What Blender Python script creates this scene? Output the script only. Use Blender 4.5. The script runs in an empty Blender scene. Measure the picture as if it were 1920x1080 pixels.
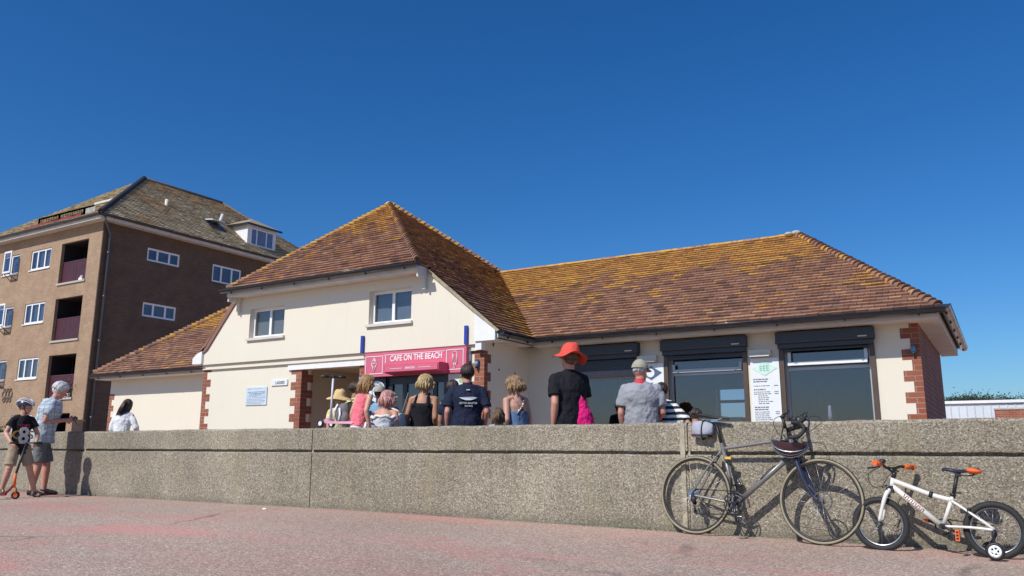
import bpy, bmesh, math, random
from mathutils import Vector, Matrix, Euler
import numpy as np
R = math.radians
S = bpy.context.scene
COL = S.collection

# ------------------------------------------------------------------ camera, sky, sun, exposure
cam = bpy.data.cameras.new('camera'); co = bpy.data.objects.new('camera', cam); COL.objects.link(co)
cam.lens = 28.276; cam.sensor_width = 36; cam.clip_end = 3000; cam.clip_start = .05
yaw, pitch, roll = R(31.2309), R(11.3518), R(.1917)
co.matrix_world = Matrix.Translation((0, 0, .70)) @ Matrix.Rotation(yaw, 4, 'Z') @ Matrix.Rotation(R(90) + pitch, 4, 'X') @ Matrix.Rotation(roll, 4, 'Z')
S.camera = co
S.view_settings.view_transform = 'Standard'; S.view_settings.look = 'None'; S.view_settings.gamma = 1
S.view_settings.use_curve_mapping = False
S.view_settings.exposure = 0.12
SUN_EL, SUN_AZ = R(44), R(14)          # azimuth measured from the facade's normal, to the left
sd = Vector((-math.sin(SUN_AZ) * math.cos(SUN_EL), -math.cos(SUN_AZ) * math.cos(SUN_EL), math.sin(SUN_EL)))
W = bpy.data.worlds.new('World'); S.world = W; W.use_nodes = True
wn = W.node_tree; bg = wn.nodes['Background']; sky = wn.nodes.new('ShaderNodeTexSky')
sky.sky_type = 'NISHITA'; sky.sun_disc = False; sky.sun_elevation = SUN_EL; sky.sun_rotation = R(180) + SUN_AZ
sky.altitude = 0; sky.air_density = 1.0; sky.dust_density = .8; sky.ozone_density = 4.5
hs = wn.nodes.new('ShaderNodeHueSaturation'); hs.inputs['Saturation'].default_value = 1.29; hs.inputs['Value'].default_value = 1.0
tn = wn.nodes.new('ShaderNodeMix'); tn.data_type = 'RGBA'; tn.blend_type = 'MULTIPLY'; tn.inputs[0].default_value = 1; tn.inputs[7].default_value = (.67, .885, 1.08, 1)
wn.links.new(sky.outputs[0], hs.inputs['Color']); wn.links.new(hs.outputs[0], tn.inputs[6]); wn.links.new(tn.outputs[2], bg.inputs[0]); bg.inputs[1].default_value = .096
S.cycles.caustics_reflective = False; S.cycles.caustics_refractive = False
sl = bpy.data.lights.new('sun', 'SUN'); sl.energy = 4.0; sl.angle = R(.5); sl.color = (1, .955, .88)
so = bpy.data.objects.new('sun', sl); COL.objects.link(so); so.rotation_euler = (-sd).to_track_quat('-Z', 'Y').to_euler(); so.location = (-20, -40, 40)

# ------------------------------------------------------------------ materials
def nmat(name):
    m = bpy.data.materials.new(name); m.use_nodes = True
    nt = m.node_tree; return m, nt, nt.nodes['Principled BSDF']
def N(nt, t, **k):
    n = nt.nodes.new('ShaderNode' + t)
    for a, b in k.items(): setattr(n, a, b)
    return n
def co_node(nt, kind='Object'):
    return N(nt, 'TexCoord').outputs[kind]
def mp(nt, src, scale=(1, 1, 1), loc=(0, 0, 0), rot=(0, 0, 0)):
    n = N(nt, 'Mapping'); nt.links.new(src, n.inputs[0]); n.inputs['Scale'].default_value = scale; n.inputs['Location'].default_value = loc; n.inputs['Rotation'].default_value = rot
    return n.outputs[0]
def noise(nt, src, scale, detail=3, rough=.55, dist=0):
    n = N(nt, 'TexNoise'); nt.links.new(src, n.inputs['Vector']); n.inputs['Scale'].default_value = scale; n.inputs['Detail'].default_value = detail
    n.inputs['Roughness'].default_value = rough; n.inputs['Distortion'].default_value = dist; return n.outputs['Fac']
def ramp(nt, src, stops, interp='LINEAR'):
    n = N(nt, 'ValToRGB'); nt.links.new(src, n.inputs[0]); e = n.color_ramp.elements; n.color_ramp.interpolation = interp
    while len(e) < len(stops): e.new(.5)
    for i, (p, c) in enumerate(stops):
        e[i].position = p; e[i].color = tuple(c) + (1,) if len(c) == 3 else c
    return n.outputs[0]
def mix(nt, fac, a, b, mode='MIX'):
    n = N(nt, 'Mix', data_type='RGBA', blend_type=mode)
    for s, v in ((n.inputs[0], fac), (n.inputs[6], a), (n.inputs[7], b)):
        if isinstance(v, (int, float)): s.default_value = v
        elif isinstance(v, (tuple, list)): s.default_value = tuple(v) + (1,) if len(v) == 3 else v
        else: nt.links.new(v, s)
    return n.outputs[2]
def math_(nt, op, a, b=0):
    n = N(nt, 'Math', operation=op)
    for s, v in ((n.inputs[0], a), (n.inputs[1], b)):
        if isinstance(v, (int, float)): s.default_value = v
        else: nt.links.new(v, s)
    return n.outputs[0]
def bump(nt, b, h, strength=.3, dist=.01):
    n = N(nt, 'Bump'); nt.links.new(h, n.inputs['Height']); n.inputs['Strength'].default_value = strength; n.inputs['Distance'].default_value = dist
    nt.links.new(n.outputs[0], b.inputs['Normal'])
def g3(v): return (v, v, v)
def plain(name, col, rough=.6, metal=0, var=.12, vs=6, bs=0, bscale=40, bd=.004, spec=.5, coat=0):
    m, nt, b = nmat(name); c = co_node(nt)
    n = noise(nt, c, vs, 4)
    lo = tuple(x * (1 - var) for x in col); hi = tuple(min(1, x * (1 + var)) for x in col)
    nt.links.new(ramp(nt, n, [(.3, lo), (.7, hi)]), b.inputs['Base Color'])
    b.inputs['Roughness'].default_value = rough; b.inputs['Metallic'].default_value = metal; b.inputs['Specular IOR Level'].default_value = spec
    b.inputs['Coat Weight'].default_value = coat
    if bs: bump(nt, b, noise(nt, c, bscale, 3), bs, bd)
    return m
def brick_mat(name, c1, c2, c3, mortar, dark=1.0, bump_s=.5):
    m, nt, b = nmat(name); uv = co_node(nt, 'UV')
    t = N(nt, 'TexBrick'); nt.links.new(uv, t.inputs['Vector'])
    t.inputs['Scale'].default_value = 1; t.inputs['Brick Width'].default_value = .225; t.inputs['Row Height'].default_value = .075
    t.inputs['Mortar Size'].default_value = .006; t.inputs['Mortar Smooth'].default_value = .3; t.inputs['Bias'].default_value = 0
    t.inputs['Color1'].default_value = c1 + (1,); t.inputs['Color2'].default_value = c2 + (1,); t.inputs['Mortar'].default_value = mortar + (1,)
    n = noise(nt, uv, 1.3, 4); n2 = noise(nt, uv, 35, 3)
    c = mix(nt, ramp(nt, n, [(.4, g3(0)), (.65, g3(.55))]), t.outputs['Color'], c3)
    c = mix(nt, .35, c, ramp(nt, n2, [(.3, g3(.35)), (.7, g3(1))]), 'MULTIPLY')
    nt.links.new(c, b.inputs['Base Color']); b.inputs['Roughness'].default_value = .88
    h = math_(nt, 'ADD', math_(nt, 'MULTIPLY', t.outputs['Fac'], -1), math_(nt, 'MULTIPLY', n2, .3))
    bump(nt, b, h, bump_s, .008)
    return m
def attr(nt, name):
    a = N(nt, 'Attribute'); a.attribute_name = name; return a
def tile_mat(name, cols, lich=((.50, .245, .03), (.62, .36, .05)), lstr=1):
    # per-tile attribute: x random tone, y lichen cover, z second random
    m, nt, b = nmat(name); c = co_node(nt); a = attr(nt, 'tile'); s = N(nt, 'SeparateColor'); nt.links.new(a.outputs['Color'], s.inputs[0])
    k = len(cols) - 1
    base = ramp(nt, s.outputs[0], [(i / k, cc) for i, cc in enumerate(cols)])
    n1 = noise(nt, c, 28, 4, .65); n2 = noise(nt, c, 9, 3)
    base = mix(nt, .5, base, ramp(nt, n1, [(.3, g3(.55)), (.7, g3(1.2))]), 'MULTIPLY')
    f = math_(nt, 'ADD', s.outputs[1], math_(nt, 'MULTIPLY', math_(nt, 'SUBTRACT', n1, .5), 1.5))
    f = ramp(nt, f, [(.42, g3(0)), (.62, g3(lstr))])
    base = mix(nt, f, base, ramp(nt, n2, [(.35, lich[0]), (.65, lich[1])]))
    nt.links.new(base, b.inputs['Base Color']); b.inputs['Roughness'].default_value = .9
    bump(nt, b, n1, .5, .006); return m
def conc_mat():
    m, nt, b = nmat('exposed_aggregate'); c = co_node(nt)
    v = N(nt, 'TexVoronoi'); nt.links.new(c, v.inputs['Vector']); v.inputs['Scale'].default_value = 118
    sp = N(nt, 'SeparateColor'); nt.links.new(v.outputs['Color'], sp.inputs[0])
    v2 = N(nt, 'TexVoronoi'); nt.links.new(c, v2.inputs['Vector']); v2.inputs['Scale'].default_value = 74
    sp2 = N(nt, 'SeparateColor'); nt.links.new(v2.outputs['Color'], sp2.inputs[0])
    peb = ramp(nt, sp.outputs[0], [(0, (.09, .08, .065)), (.3, (.20, .18, .145)), (.55, (.32, .29, .24)), (.85, (.44, .405, .345)), (1, (.70, .67, .60))])
    peb2 = ramp(nt, sp2.outputs[1], [(0, (.15, .12, .085)), (.5, (.30, .265, .205)), (.9, (.42, .38, .31)), (1, (.66, .62, .53))])
    col = mix(nt, .42, peb, peb2)
    big = noise(nt, c, .9, 5, .6); st = noise(nt, mp(nt, c, (2.2, 1, .5)), 1.6, 4)
    col = mix(nt, 1, col, ramp(nt, big, [(.3, (.72, .69, .63)), (.5, (.90, .87, .81)), (.72, (1.16, 1.13, 1.05))]), 'MULTIPLY')
    col = mix(nt, ramp(nt, st, [(.55, g3(0)), (.75, g3(.5))]), col, (.30, .255, .15))
    drip = noise(nt, mp(nt, c, (9, 1, .35)), 1.6, 4, .6); col = mix(nt, ramp(nt, drip, [(.54, g3(0)), (.72, g3(.42))]), col, (.15, .135, .10))
    effl = noise(nt, mp(nt, c, (5, 1, .5), (7, 0, 3)), 1.3, 4, .6); col = mix(nt, ramp(nt, effl, [(.62, g3(0)), (.78, g3(.4))]), col, (.55, .52, .46))
    # darker damp and dirt band at the foot
    sx = N(nt, 'SeparateXYZ'); nt.links.new(c, sx.inputs[0])
    foot = ramp(nt, math_(nt, 'ADD', sx.outputs[2], math_(nt, 'MULTIPLY', big, .22)), [(.08, g3(.55)), (.2, g3(0))])
    col = mix(nt, foot, col, (.125, .115, .08))
    nt.links.new(col, b.inputs['Base Color']); b.inputs['Roughness'].default_value = .93
    bump(nt, b, math_(nt, 'ADD', v.outputs['Distance'], math_(nt, 'MULTIPLY', sp2.outputs[0], .6)), .55, .008); return m
def ground_mat():
    m, nt, b = nmat('pink_worn_asphalt'); c = co_node(nt)
    v = N(nt, 'TexVoronoi'); nt.links.new(c, v.inputs['Vector']); v.inputs['Scale'].default_value = 95
    sp = N(nt, 'SeparateColor'); nt.links.new(v.outputs['Color'], sp.inputs[0])
    peb = ramp(nt, sp.outputs[0], [(0, (.24, .165, .12)), (.35, (.375, .27, .21)), (.7, (.475, .355, .28)), (.93, (.58, .46, .37)), (1, (.76, .66, .57))])
    n1 = noise(nt, mp(nt, c, (.55, 1.1, 1)), .8, 5, .6, .3); n2 = noise(nt, c, 22, 3)
    worn = mix(nt, ramp(nt, n1, [(.40, g3(0)), (.72, g3(.75))]), peb, mix(nt, 1, peb, (1.05, .84, .82), 'MULTIPLY'))
    # patches of the old red paint that have survived
    p = noise(nt, mp(nt, c, (.42, 1.15, 1), (3.1, 1.7, 0)), 1.15, 4, .55, .5)
    pf = ramp(nt, math_(nt, 'ADD', p, math_(nt, 'MULTIPLY', math_(nt, 'SUBTRACT', n2, .5), .12)), [(.52, g3(0)), (.62, g3(.55)), (.70, g3(.9))])
    col = mix(nt, pf, worn, mix(nt, .35, (.62, .22, .19), peb))
    vc = N(nt, 'TexVoronoi', feature='DISTANCE_TO_EDGE'); wob = N(nt, 'Mix', data_type='VECTOR'); nt.links.new(c, wob.inputs[4]); nw = N(nt, 'TexNoise'); nt.links.new(c, nw.inputs['Vector']); nw.inputs['Scale'].default_value = 2.2; nt.links.new(nw.outputs['Color'], wob.inputs[5]); wob.inputs[0].default_value = .25
    nt.links.new(wob.outputs[1], vc.inputs['Vector']); vc.inputs['Scale'].default_value = .42
    crk = math_(nt, 'MULTIPLY', ramp(nt, vc.outputs['Distance'], [(0, g3(1)), (.006, g3(.7)), (.012, g3(0))]), ramp(nt, noise(nt, c, .6, 2), [(.5, g3(0)), (.62, g3(1))]))
    col = mix(nt, math_(nt, 'MULTIPLY', crk, .6), col, (.10, .08, .07))
    gum = N(nt, 'TexVoronoi'); nt.links.new(c, gum.inputs['Vector']); gum.inputs['Scale'].default_value = 2.3
    col = mix(nt, ramp(nt, gum.outputs['Distance'], [(.035, g3(.45)), (.05, g3(0))]), col, (.16, .13, .12))
    sy = N(nt, 'SeparateXYZ'); nt.links.new(c, sy.inputs[0])
    grit = ramp(nt, math_(nt, 'ADD', math_(nt, 'MULTIPLY', math_(nt, 'ABSOLUTE', math_(nt, 'SUBTRACT', sy.outputs[1], 7.37)), 3.0), math_(nt, 'MULTIPLY', n2, .5)), [(.25, g3(.7)), (.6, g3(0))])
    col = mix(nt, grit, col, (.20, .155, .12))
    d = noise(nt, c, .35, 4); col = mix(nt, 1, col, ramp(nt, d, [(.3, g3(.86)), (.7, g3(1.1))]), 'MULTIPLY')
    nt.links.new(col, b.inputs['Base Color']); b.inputs['Roughness'].default_value = .9
    bump(nt, b, v.outputs['Distance'], .5, .006); return m
def render_mat(name, col, dirt=(.52, .45, .34)):
    m, nt, b = nmat(name); c = co_node(nt)
    n1 = noise(nt, c, 1.1, 5, .6); n2 = noise(nt, c, 60, 3); n3 = noise(nt, mp(nt, c, (7, 7, .8)), 1.5, 4)
    k = mix(nt, ramp(nt, n1, [(.4, g3(0)), (.8, g3(.35))]), col, tuple(x * .9 for x in col))
    k = mix(nt, ramp(nt, n3, [(.60, g3(0)), (.85, g3(.16))]), k, dirt); n5 = noise(nt, c, 4.5, 5, .65); k = mix(nt, ramp(nt, n5, [(.60, g3(0)), (.74, g3(.16))]), k, tuple(x * .86 for x in col))
    nt.links.new(k, b.inputs['Base Color']); b.inputs['Roughness'].default_value = .85
    bump(nt, b, math_(nt, 'ADD', n2, math_(nt, 'MULTIPLY', noise(nt, c, 9, 3), .8)), .35, .006); return m
def glass_mat(name, tint=(.70, .71, .78), fac=.03, rough=.015):
    m, nt, b = nmat(name); nt.nodes.remove(b); o = nt.nodes['Material Output']
    t = N(nt, 'BsdfTransparent'); t.inputs[0].default_value = tint + (1,)
    g = N(nt, 'BsdfGlossy'); g.inputs['Roughness'].default_value = rough; g.inputs[0].default_value = (.95, .86, .86, 1)
    lw = N(nt, 'LayerWeight'); lw.inputs[0].default_value = .5
    c = co_node(nt); bp = N(nt, 'Bump'); nt.links.new(noise(nt, c, 1.3, 2), bp.inputs['Height']); bp.inputs['Strength'].default_value = .04; bp.inputs['Distance'].default_value = .02
    nt.links.new(bp.outputs[0], g.inputs['Normal'])
    mx = N(nt, 'MixShader'); nt.links.new(math_(nt, 'ADD', math_(nt, 'MULTIPLY', math_(nt, 'POWER', lw.outputs['Facing'], 3.5), .7), fac + .06), mx.inputs[0])
    nt.links.new(t.outputs[0], mx.inputs[1]); nt.links.new(g.outputs[0], mx.inputs[2]); nt.links.new(mx.outputs[0], o.inputs[0]); return m
def fabric(name, col, var=.1, wr=.5):
    m, nt, b = nmat(name); c = co_node(nt)
    n = noise(nt, c, 5, 4, .6, .6)
    nt.links.new(ramp(nt, noise(nt, c, 9, 4), [(.3, tuple(x * (1 - var) for x in col)), (.7, tuple(min(1, x * (1 + var)) for x in col))]), b.inputs['Base Color'])
    b.inputs['Roughness'].default_value = .85; b.inputs['Sheen Weight'].default_value = 0; b.inputs['Specular IOR Level'].default_value = .25
    bump(nt, b, math_(nt, 'ADD', n, math_(nt, 'MULTIPLY', noise(nt, mp(nt, c, (1, 1, .45), rot=(.3, .5, 0)), 14, 2, .5, 1), .5)), wr, .03); return m
def skin_mat(name, col):
    m, nt, b = nmat(name); c = co_node(nt)
    nt.links.new(ramp(nt, noise(nt, c, 11, 4), [(.3, tuple(x * .88 for x in col)), (.7, tuple(min(1, x * 1.08) for x in col))]), b.inputs['Base Color'])
    b.inputs['Roughness'].default_value = .55; b.inputs['Subsurface Weight'].default_value = .08; b.inputs['Subsurface Radius'].default_value = (.02, .008, .004); return m
def hair_mat(name, c1, c2):
    m, nt, b = nmat(name); c = co_node(nt)
    n = noise(nt, mp(nt, c, (1, 1, .25)), 55, 4, .7); nt.links.new(ramp(nt, n, [(.35, c1), (.65, c2)]), b.inputs['Base Color'])
    b.inputs['Roughness'].default_value = .5; bump(nt, b, n, .6, .01); return m

M = {}
M['brick_red'] = brick_mat('red_brick', (.30, .085, .045), (.38, .13, .07), (.22, .07, .045), (.40, .33, .27))
M['brick_dark'] = brick_mat('brown_end_brick', (.20, .075, .055), (.25, .10, .075), (.15, .06, .05), (.36, .30, .26))
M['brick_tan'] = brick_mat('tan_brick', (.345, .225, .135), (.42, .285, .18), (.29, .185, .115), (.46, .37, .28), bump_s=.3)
M['brick_shade'] = brick_mat('shade_darkened_tan_brick', (.125, .078, .05), (.165, .10, .062), (.095, .06, .042), (.19, .14, .10), bump_s=.3)  # tan brick darkened: the shade of the side face is put into its colour
M['tile'] = tile_mat('clay_tile', [(.15, .088, .068), (.26, .13, .085), (.32, .17, .11), (.26, .14, .11), (.35, .175, .10), (.41, .24, .15), (.19, .115, .10)])
M['tile_grey'] = tile_mat('weathered_tile', [(.24, .18, .12), (.52, .43, .28), (.36, .28, .19), (.66, .56, .37), (.20, .155, .11), (.80, .70, .50)], lich=((.42, .20, .06), (.50, .26, .08)), lstr=.75)
M['underlay'] = plain('roof_underlay', (.05, .035, .03), .95)
M['conc'] = conc_mat(); M['ground'] = ground_mat()
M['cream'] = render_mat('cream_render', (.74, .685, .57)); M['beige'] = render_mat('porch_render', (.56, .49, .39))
M['white'] = plain('white_paint', (.78, .78, .77), .5, var=.05, bs=.1)
M['offwhite'] = plain('weathered_white_paint', (.62, .59, .54), .6, var=.1, vs=3)
M['upvc'] = plain('white_window_frame', (.80, .81, .82), .35, var=.03)
M['grey_frame'] = plain('grey_aluminium_frame', (.42, .43, .45), .4, .3, var=.06)
M['gutter'] = plain('black_gutter', (.018, .02, .028), .28, var=.2, coat=.3)
M['shutter'] = plain('navy_roller_shutter', (.022, .022, .036), .38, var=.15)
M['guide'] = plain('brown_shutter_guide', (.09, .06, .045), .5, .2)
M['glass'] = glass_mat('window_glass'); M['glass_up'] = glass_mat('upper_window_glass', (.80, .82, .84), .01)
M['room'] = plain('dim_flat_interior', (.12, .125, .14), .9)
M['blind'] = plain('beige_blind', (.34, .33, .285), .8, var=.05)
M['dark_room'] = plain('dim_interior', (.40, .40, .47), .8, var=.1)
M['pink'] = plain('pink_sign_board', (.62, .13, .20), .45, var=.06, vs=4); M['pink_dark'] = plain('crimson_canopy', (.55, .06, .13), .5, var=.08)
M['sign_white'] = plain('white_lettering', (.82, .76, .78), .5, var=.03)
M['navy_panel'] = plain('navy_shop_panel', (.018, .025, .045), .45, var=.1); M['blue'] = plain('royal_blue_post', (.018, .045, .36), .45, var=.1)
M['ink'] = plain('grey_print', (.16, .17, .19), .7); M['ink_green'] = plain('green_print', (.26, .52, .42), .7); M['ink_blue'] = plain('blue_print', (.06, .13, .30), .7)
M['paper'] = plain('white_notice_board', (.72, .75, .77), .45, var=.03); M['lime'] = plain('lime_print', (.42, .56, .12), .6)
M['maroon'] = plain('maroon_balcony_panel', (.060, .012, .022), .55, var=.25, vs=2)
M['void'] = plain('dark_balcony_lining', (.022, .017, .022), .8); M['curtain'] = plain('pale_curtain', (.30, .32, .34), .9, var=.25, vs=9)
M['pipe'] = plain('grey_downpipe', (.10, .11, .12), .45); M['lead'] = plain('lead_hip_cover', (.022, .024, .032), .75, var=.2)
M['red_paint'] = plain('red_balustrade', (.25, .03, .03), .6); M['conc_pale'] = plain('pale_concrete', (.42, .39, .35), .85, bs=.2)
M['metal_white'] = plain('pale_metal_cladding', (.60, .64, .69), .45, var=.05, vs=1.2); M['lamp'] = plain('blue_glass_lamp', (.10, .25, .40), .2)
M['leaf'] = plain('dark_green_leaf', (.035, .055, .03), .8, var=.4, vs=2); M['hedge'] = plain('hedge_leaf', (.07, .10, .03), .8, var=.4, vs=8)
M['bark'] = plain('brown_bark', (.08, .06, .045), .9); M['hill'] = plain('hazy_hill', (.09, .115, .10), .95, var=.2, vs=.03)
M['black'] = plain('black_plastic', (.014, .014, .016), .5, var=.2); M['rubber'] = plain('black_rubber', (.022, .022, .023), .75, var=.2, vs=30)
M['tanwall'] = plain('tan_tyre_wall', (.29, .25, .165), .7, var=.15, vs=12); M['alloy'] = plain('brushed_alloy', (.45, .45, .46), .35, .85); M['steel'] = plain('chrome_steel', (.55, .55, .56), .25, 1)
M['frame_grey'] = plain('satin_grey_frame_paint', (.21, .205, .20), .38, .3, var=.08, coat=.3); M['fork_dark'] = plain('dark_blue_black_fork', (.022, .026, .05), .25, .1, coat=.5)
M['white_gloss'] = plain('glossy_white_frame_paint', (.72, .70, .64), .3, var=.04, coat=.4); M['orange'] = plain('orange_rubber', (.75, .13, .02), .55, var=.08)
M['helm_plum'] = plain('plum_helmet_shell', (.045, .018, .026), .35, coat=.4); M['bag_grey'] = fabric('grey_saddle_bag', (.36, .38, .45)); M['yellow'] = plain('yellow_plastic', (.75, .42, .03), .5)
M['red_light'] = plain('red_reflector', (.45, .02, .02), .3)

# ------------------------------------------------------------------ mesh helpers
ORG = {}
class MB:
    def __init__(s): s.v = []; s.f = []; s.m = []; s.sm = []; s.att = {}
    def add(s, vs, fs, mat=0, smooth=False, att=None):
        o = len(s.v); s.v += [tuple(v) for v in vs]
        for f in fs:
            if att is not None: s.att[len(s.f)] = att
            s.f.append([i + o for i in f]); s.m.append(mat); s.sm.append(smooth)
    def poly(s, pts, mat=0, att=None): s.add(pts, [list(range(len(pts)))], mat, False, att)
    def box(s, x0, x1, y0, y1, z0, z1, mat=0, smooth=False):
        v = [(x, y, z) for z in (z0, z1) for y in (y0, y1) for x in (x0, x1)]
        s.add(v, [(0, 2, 3, 1), (4, 5, 7, 6), (0, 1, 5, 4), (2, 6, 7, 3), (0, 4, 6, 2), (1, 3, 7, 5)], mat, smooth)
    def obox(s, c, ax, ay, az, mat=0):
        c, ax, ay, az = map(Vector, (c, ax, ay, az))
        v = [c + ax * i + ay * j + az * k for k in (-1, 1) for j in (-1, 1) for i in (-1, 1)]
        s.add(v, [(0, 2, 3, 1), (4, 5, 7, 6), (0, 1, 5, 4), (2, 6, 7, 3), (0, 4, 6, 2), (1, 3, 7, 5)], mat)
    def prism(s, pts, ext, mat=0):
        ext = Vector(ext); n = len(pts); a = [Vector(p) for p in pts]; b = [p + ext for p in a]
        s.add(a + b, [list(range(n))[::-1], list(range(n, 2 * n))] + [(i, (i + 1) % n, (i + 1) % n + n, i + n) for i in range(n)], mat)
    def tube(s, pts, rad, seg=10, mat=0, caps=True, ell=None, smooth=True, up=None):
        P = [Vector(p) for p in pts]; n = len(P)
        if isinstance(rad, (int, float)): rad = [rad] * n
        t0 = (P[1] - P[0]).normalized(); a = Vector(up) if up else (Vector((0, 0, 1)) if abs(t0.z) < .9 else Vector((1, 0, 0)))
        u = (a - t0 * a.dot(t0)).normalized(); vs = []
        for i in range(n):
            t = ((P[min(i + 1, n - 1)] - P[i]).normalized() + (P[i] - P[max(i - 1, 0)]).normalized())
            t = t.normalized() if t.length > 1e-6 else t0
            u = (u - t * u.dot(t)).normalized(); w = t.cross(u)
            r = rad[i]; ru, rw = (r if isinstance(r, (tuple, list)) else (r, r))
            if ell: ru, rw = ru * ell[0], rw * ell[1]
            for k in range(seg):
                an = 2 * math.pi * k / seg; vs.append(P[i] + u * (math.cos(an) * ru) + w * (math.sin(an) * rw))
        fs = [(i * seg + k, i * seg + (k + 1) % seg, (i + 1) * seg + (k + 1) % seg, (i + 1) * seg + k) for i in range(n - 1) for k in range(seg)]
        s.add(vs, fs, mat, smooth)
        if caps:
            o = len(s.v) - len(vs)
            s.f.append([o + k for k in range(seg)][::-1]); s.m.append(mat); s.sm.append(False)
            s.f.append([o + (n - 1) * seg + k for k in range(seg)]); s.m.append(mat); s.sm.append(False)
    def torus(s, c, ax, Rr, r, n=48, seg=8, mat=0, a0=0, a1=None, ell=(1, 1)):
        c, ax = Vector(c), Vector(ax).normalized(); u = ax.orthogonal().normalized()
        if abs(ax.dot(Vector((0, 0, 1)))) < .7: u = (Vector((0, 0, 1)) - ax * ax.z).normalized()
        w = ax.cross(u); full = a1 is None; a1 = 2 * math.pi if full else a1; vs = []; m = n if full else n + 1
        for i in range(m):
            a = a0 + (a1 - a0) * i / n; d = u * math.cos(a) + w * math.sin(a)
            for k in range(seg):
                b = 2 * math.pi * k / seg; vs.append(c + d * (Rr + r * ell[0] * math.cos(b)) + ax * (r * ell[1] * math.sin(b)))
        fs = [(i * seg + k, i * seg + (k + 1) % seg, ((i + 1) % m) * seg + (k + 1) % seg, ((i + 1) % m) * seg + k) for i in range(n) for k in range(seg)]
        s.add(vs, fs, mat, True)
    def ell(s, c, r, rot=None, nu=16, nv=10, mat=0):
        c = Vector(c); q = Euler(rot).to_matrix() if rot is not None else Matrix.Identity(3); r = (r, r, r) if isinstance(r, (int, float)) else r
        vs = [c + q @ Vector((0, 0, -r[2]))]
        for j in range(1, nv):
            t = math.pi * j / nv - math.pi / 2
            for i in range(nu):
                a = 2 * math.pi * i / nu; vs.append(c + q @ Vector((math.cos(a) * math.cos(t) * r[0], math.sin(a) * math.cos(t) * r[1], math.sin(t) * r[2])))
        vs.append(c + q @ Vector((0, 0, r[2])))
        fs = [(0, 1 + (i + 1) % nu, 1 + i) for i in range(nu)] + [(1 + j * nu + i, 1 + j * nu + (i + 1) % nu, 1 + (j + 1) * nu + (i + 1) % nu, 1 + (j + 1) * nu + i) for j in range(nv - 2) for i in range(nu)]
        fs += [(len(vs) - 1, 1 + (nv - 2) * nu + i, 1 + (nv - 2) * nu + (i + 1) % nu) for i in range(nu)]
        s.add(vs, fs, mat, True)
    def cyl(s, c, ax, r, h, seg=20, mat=0, smooth=True):
        c, ax = Vector(c), Vector(ax).normalized(); s.tube([c - ax * h / 2, c + ax * h / 2], r, seg, mat, True, None, smooth)
    def obj(s, name, mats, parent=None, org=None, mods=None):
        if not isinstance(mats, (list, tuple)): mats = [mats]
        me = bpy.data.meshes.new(name); o0 = Vector(org) if org is not None else (ORG[parent.name] if parent else Vector((0, 0, 0)))
        me.from_pydata([tuple(Vector(v) - o0) for v in s.v], [], s.f)
        for m in mats: me.materials.append(M[m] if isinstance(m, str) else m)
        me.polygons.foreach_set('material_index', s.m); me.polygons.foreach_set('use_smooth', s.sm)
        if s.att:
            a = me.attributes.new('tile', 'FLOAT_COLOR', 'CORNER'); d = np.ones((len(me.loops), 4), 'f'); d[:, :3] = (.5, 0, .5)
            for i, p in enumerate(me.polygons):
                if i in s.att: d[p.loop_start:p.loop_start + p.loop_total, :3] = s.att[i]
            a.data.foreach_set('color', d.ravel())
        me.update(); boxuv(me, o0)
        o = bpy.data.objects.new(name, me); COL.objects.link(o)
        if parent: o.parent = parent; ORG[o.name] = o0
        else: o.location = o0; ORG[o.name] = o0
        return o
def objs(mb, name, mats, parent):
    """one object per separate piece of the mesh"""
    par = list(range(len(mb.v)))
    def find(i):
        while par[i] != i: par[i] = par[par[i]]; i = par[i]
        return i
    for f in mb.f:
        for i in f[1:]: par[find(i)] = find(f[0])
    grp = {}
    for k, f in enumerate(mb.f): grp.setdefault(find(f[0]), []).append(k)
    out = []
    for ks in grp.values():
        used = sorted({i for k in ks for i in mb.f[k]}); mp_ = {i: j for j, i in enumerate(used)}; m2 = MB()
        m2.v = [mb.v[i] for i in used]; m2.f = [[mp_[i] for i in mb.f[k]] for k in ks]; m2.m = [mb.m[k] for k in ks]; m2.sm = [mb.sm[k] for k in ks]; out.append(m2.obj(name, mats, parent))
    return out
def boxuv(me, o0=Vector((0, 0, 0))):
    if not me.uv_layers: me.uv_layers.new(name='uv')
    n = len(me.loops); vi = np.empty(n, 'i'); me.loops.foreach_get('vertex_index', vi)
    co = np.empty(len(me.vertices) * 3, 'f'); me.vertices.foreach_get('co', co); co = co.reshape(-1, 3) + np.array(o0, 'f')
    nr = np.empty(len(me.polygons) * 3, 'f'); me.polygons.foreach_get('normal', nr); nr = np.abs(nr.reshape(-1, 3))
    lt = np.empty(len(me.polygons), 'i'); me.polygons.foreach_get('loop_total', lt)
    ax = np.repeat(nr.argmax(1), lt); P = co[vi]
    uv = np.where((ax == 0)[:, None], P[:, [1, 2]], np.where((ax == 1)[:, None], P[:, [0, 2]], P[:, [0, 1]]))
    me.uv_layers[0].data.foreach_set('uv', uv.astype('f').ravel())
def tag(o, label=None, cat=None, group=None, kind=None):
    for k, v in (('label', label), ('category', cat), ('group', group), ('kind', kind)):
        if v: o[k] = v
    return o
def root(name, label, cat, loc, group=None):
    e = bpy.data.objects.new(name, None); COL.objects.link(e); e.location = loc; e.empty_display_size = .2; ORG[e.name] = Vector(loc)
    return tag(e, label, cat, group)
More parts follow.
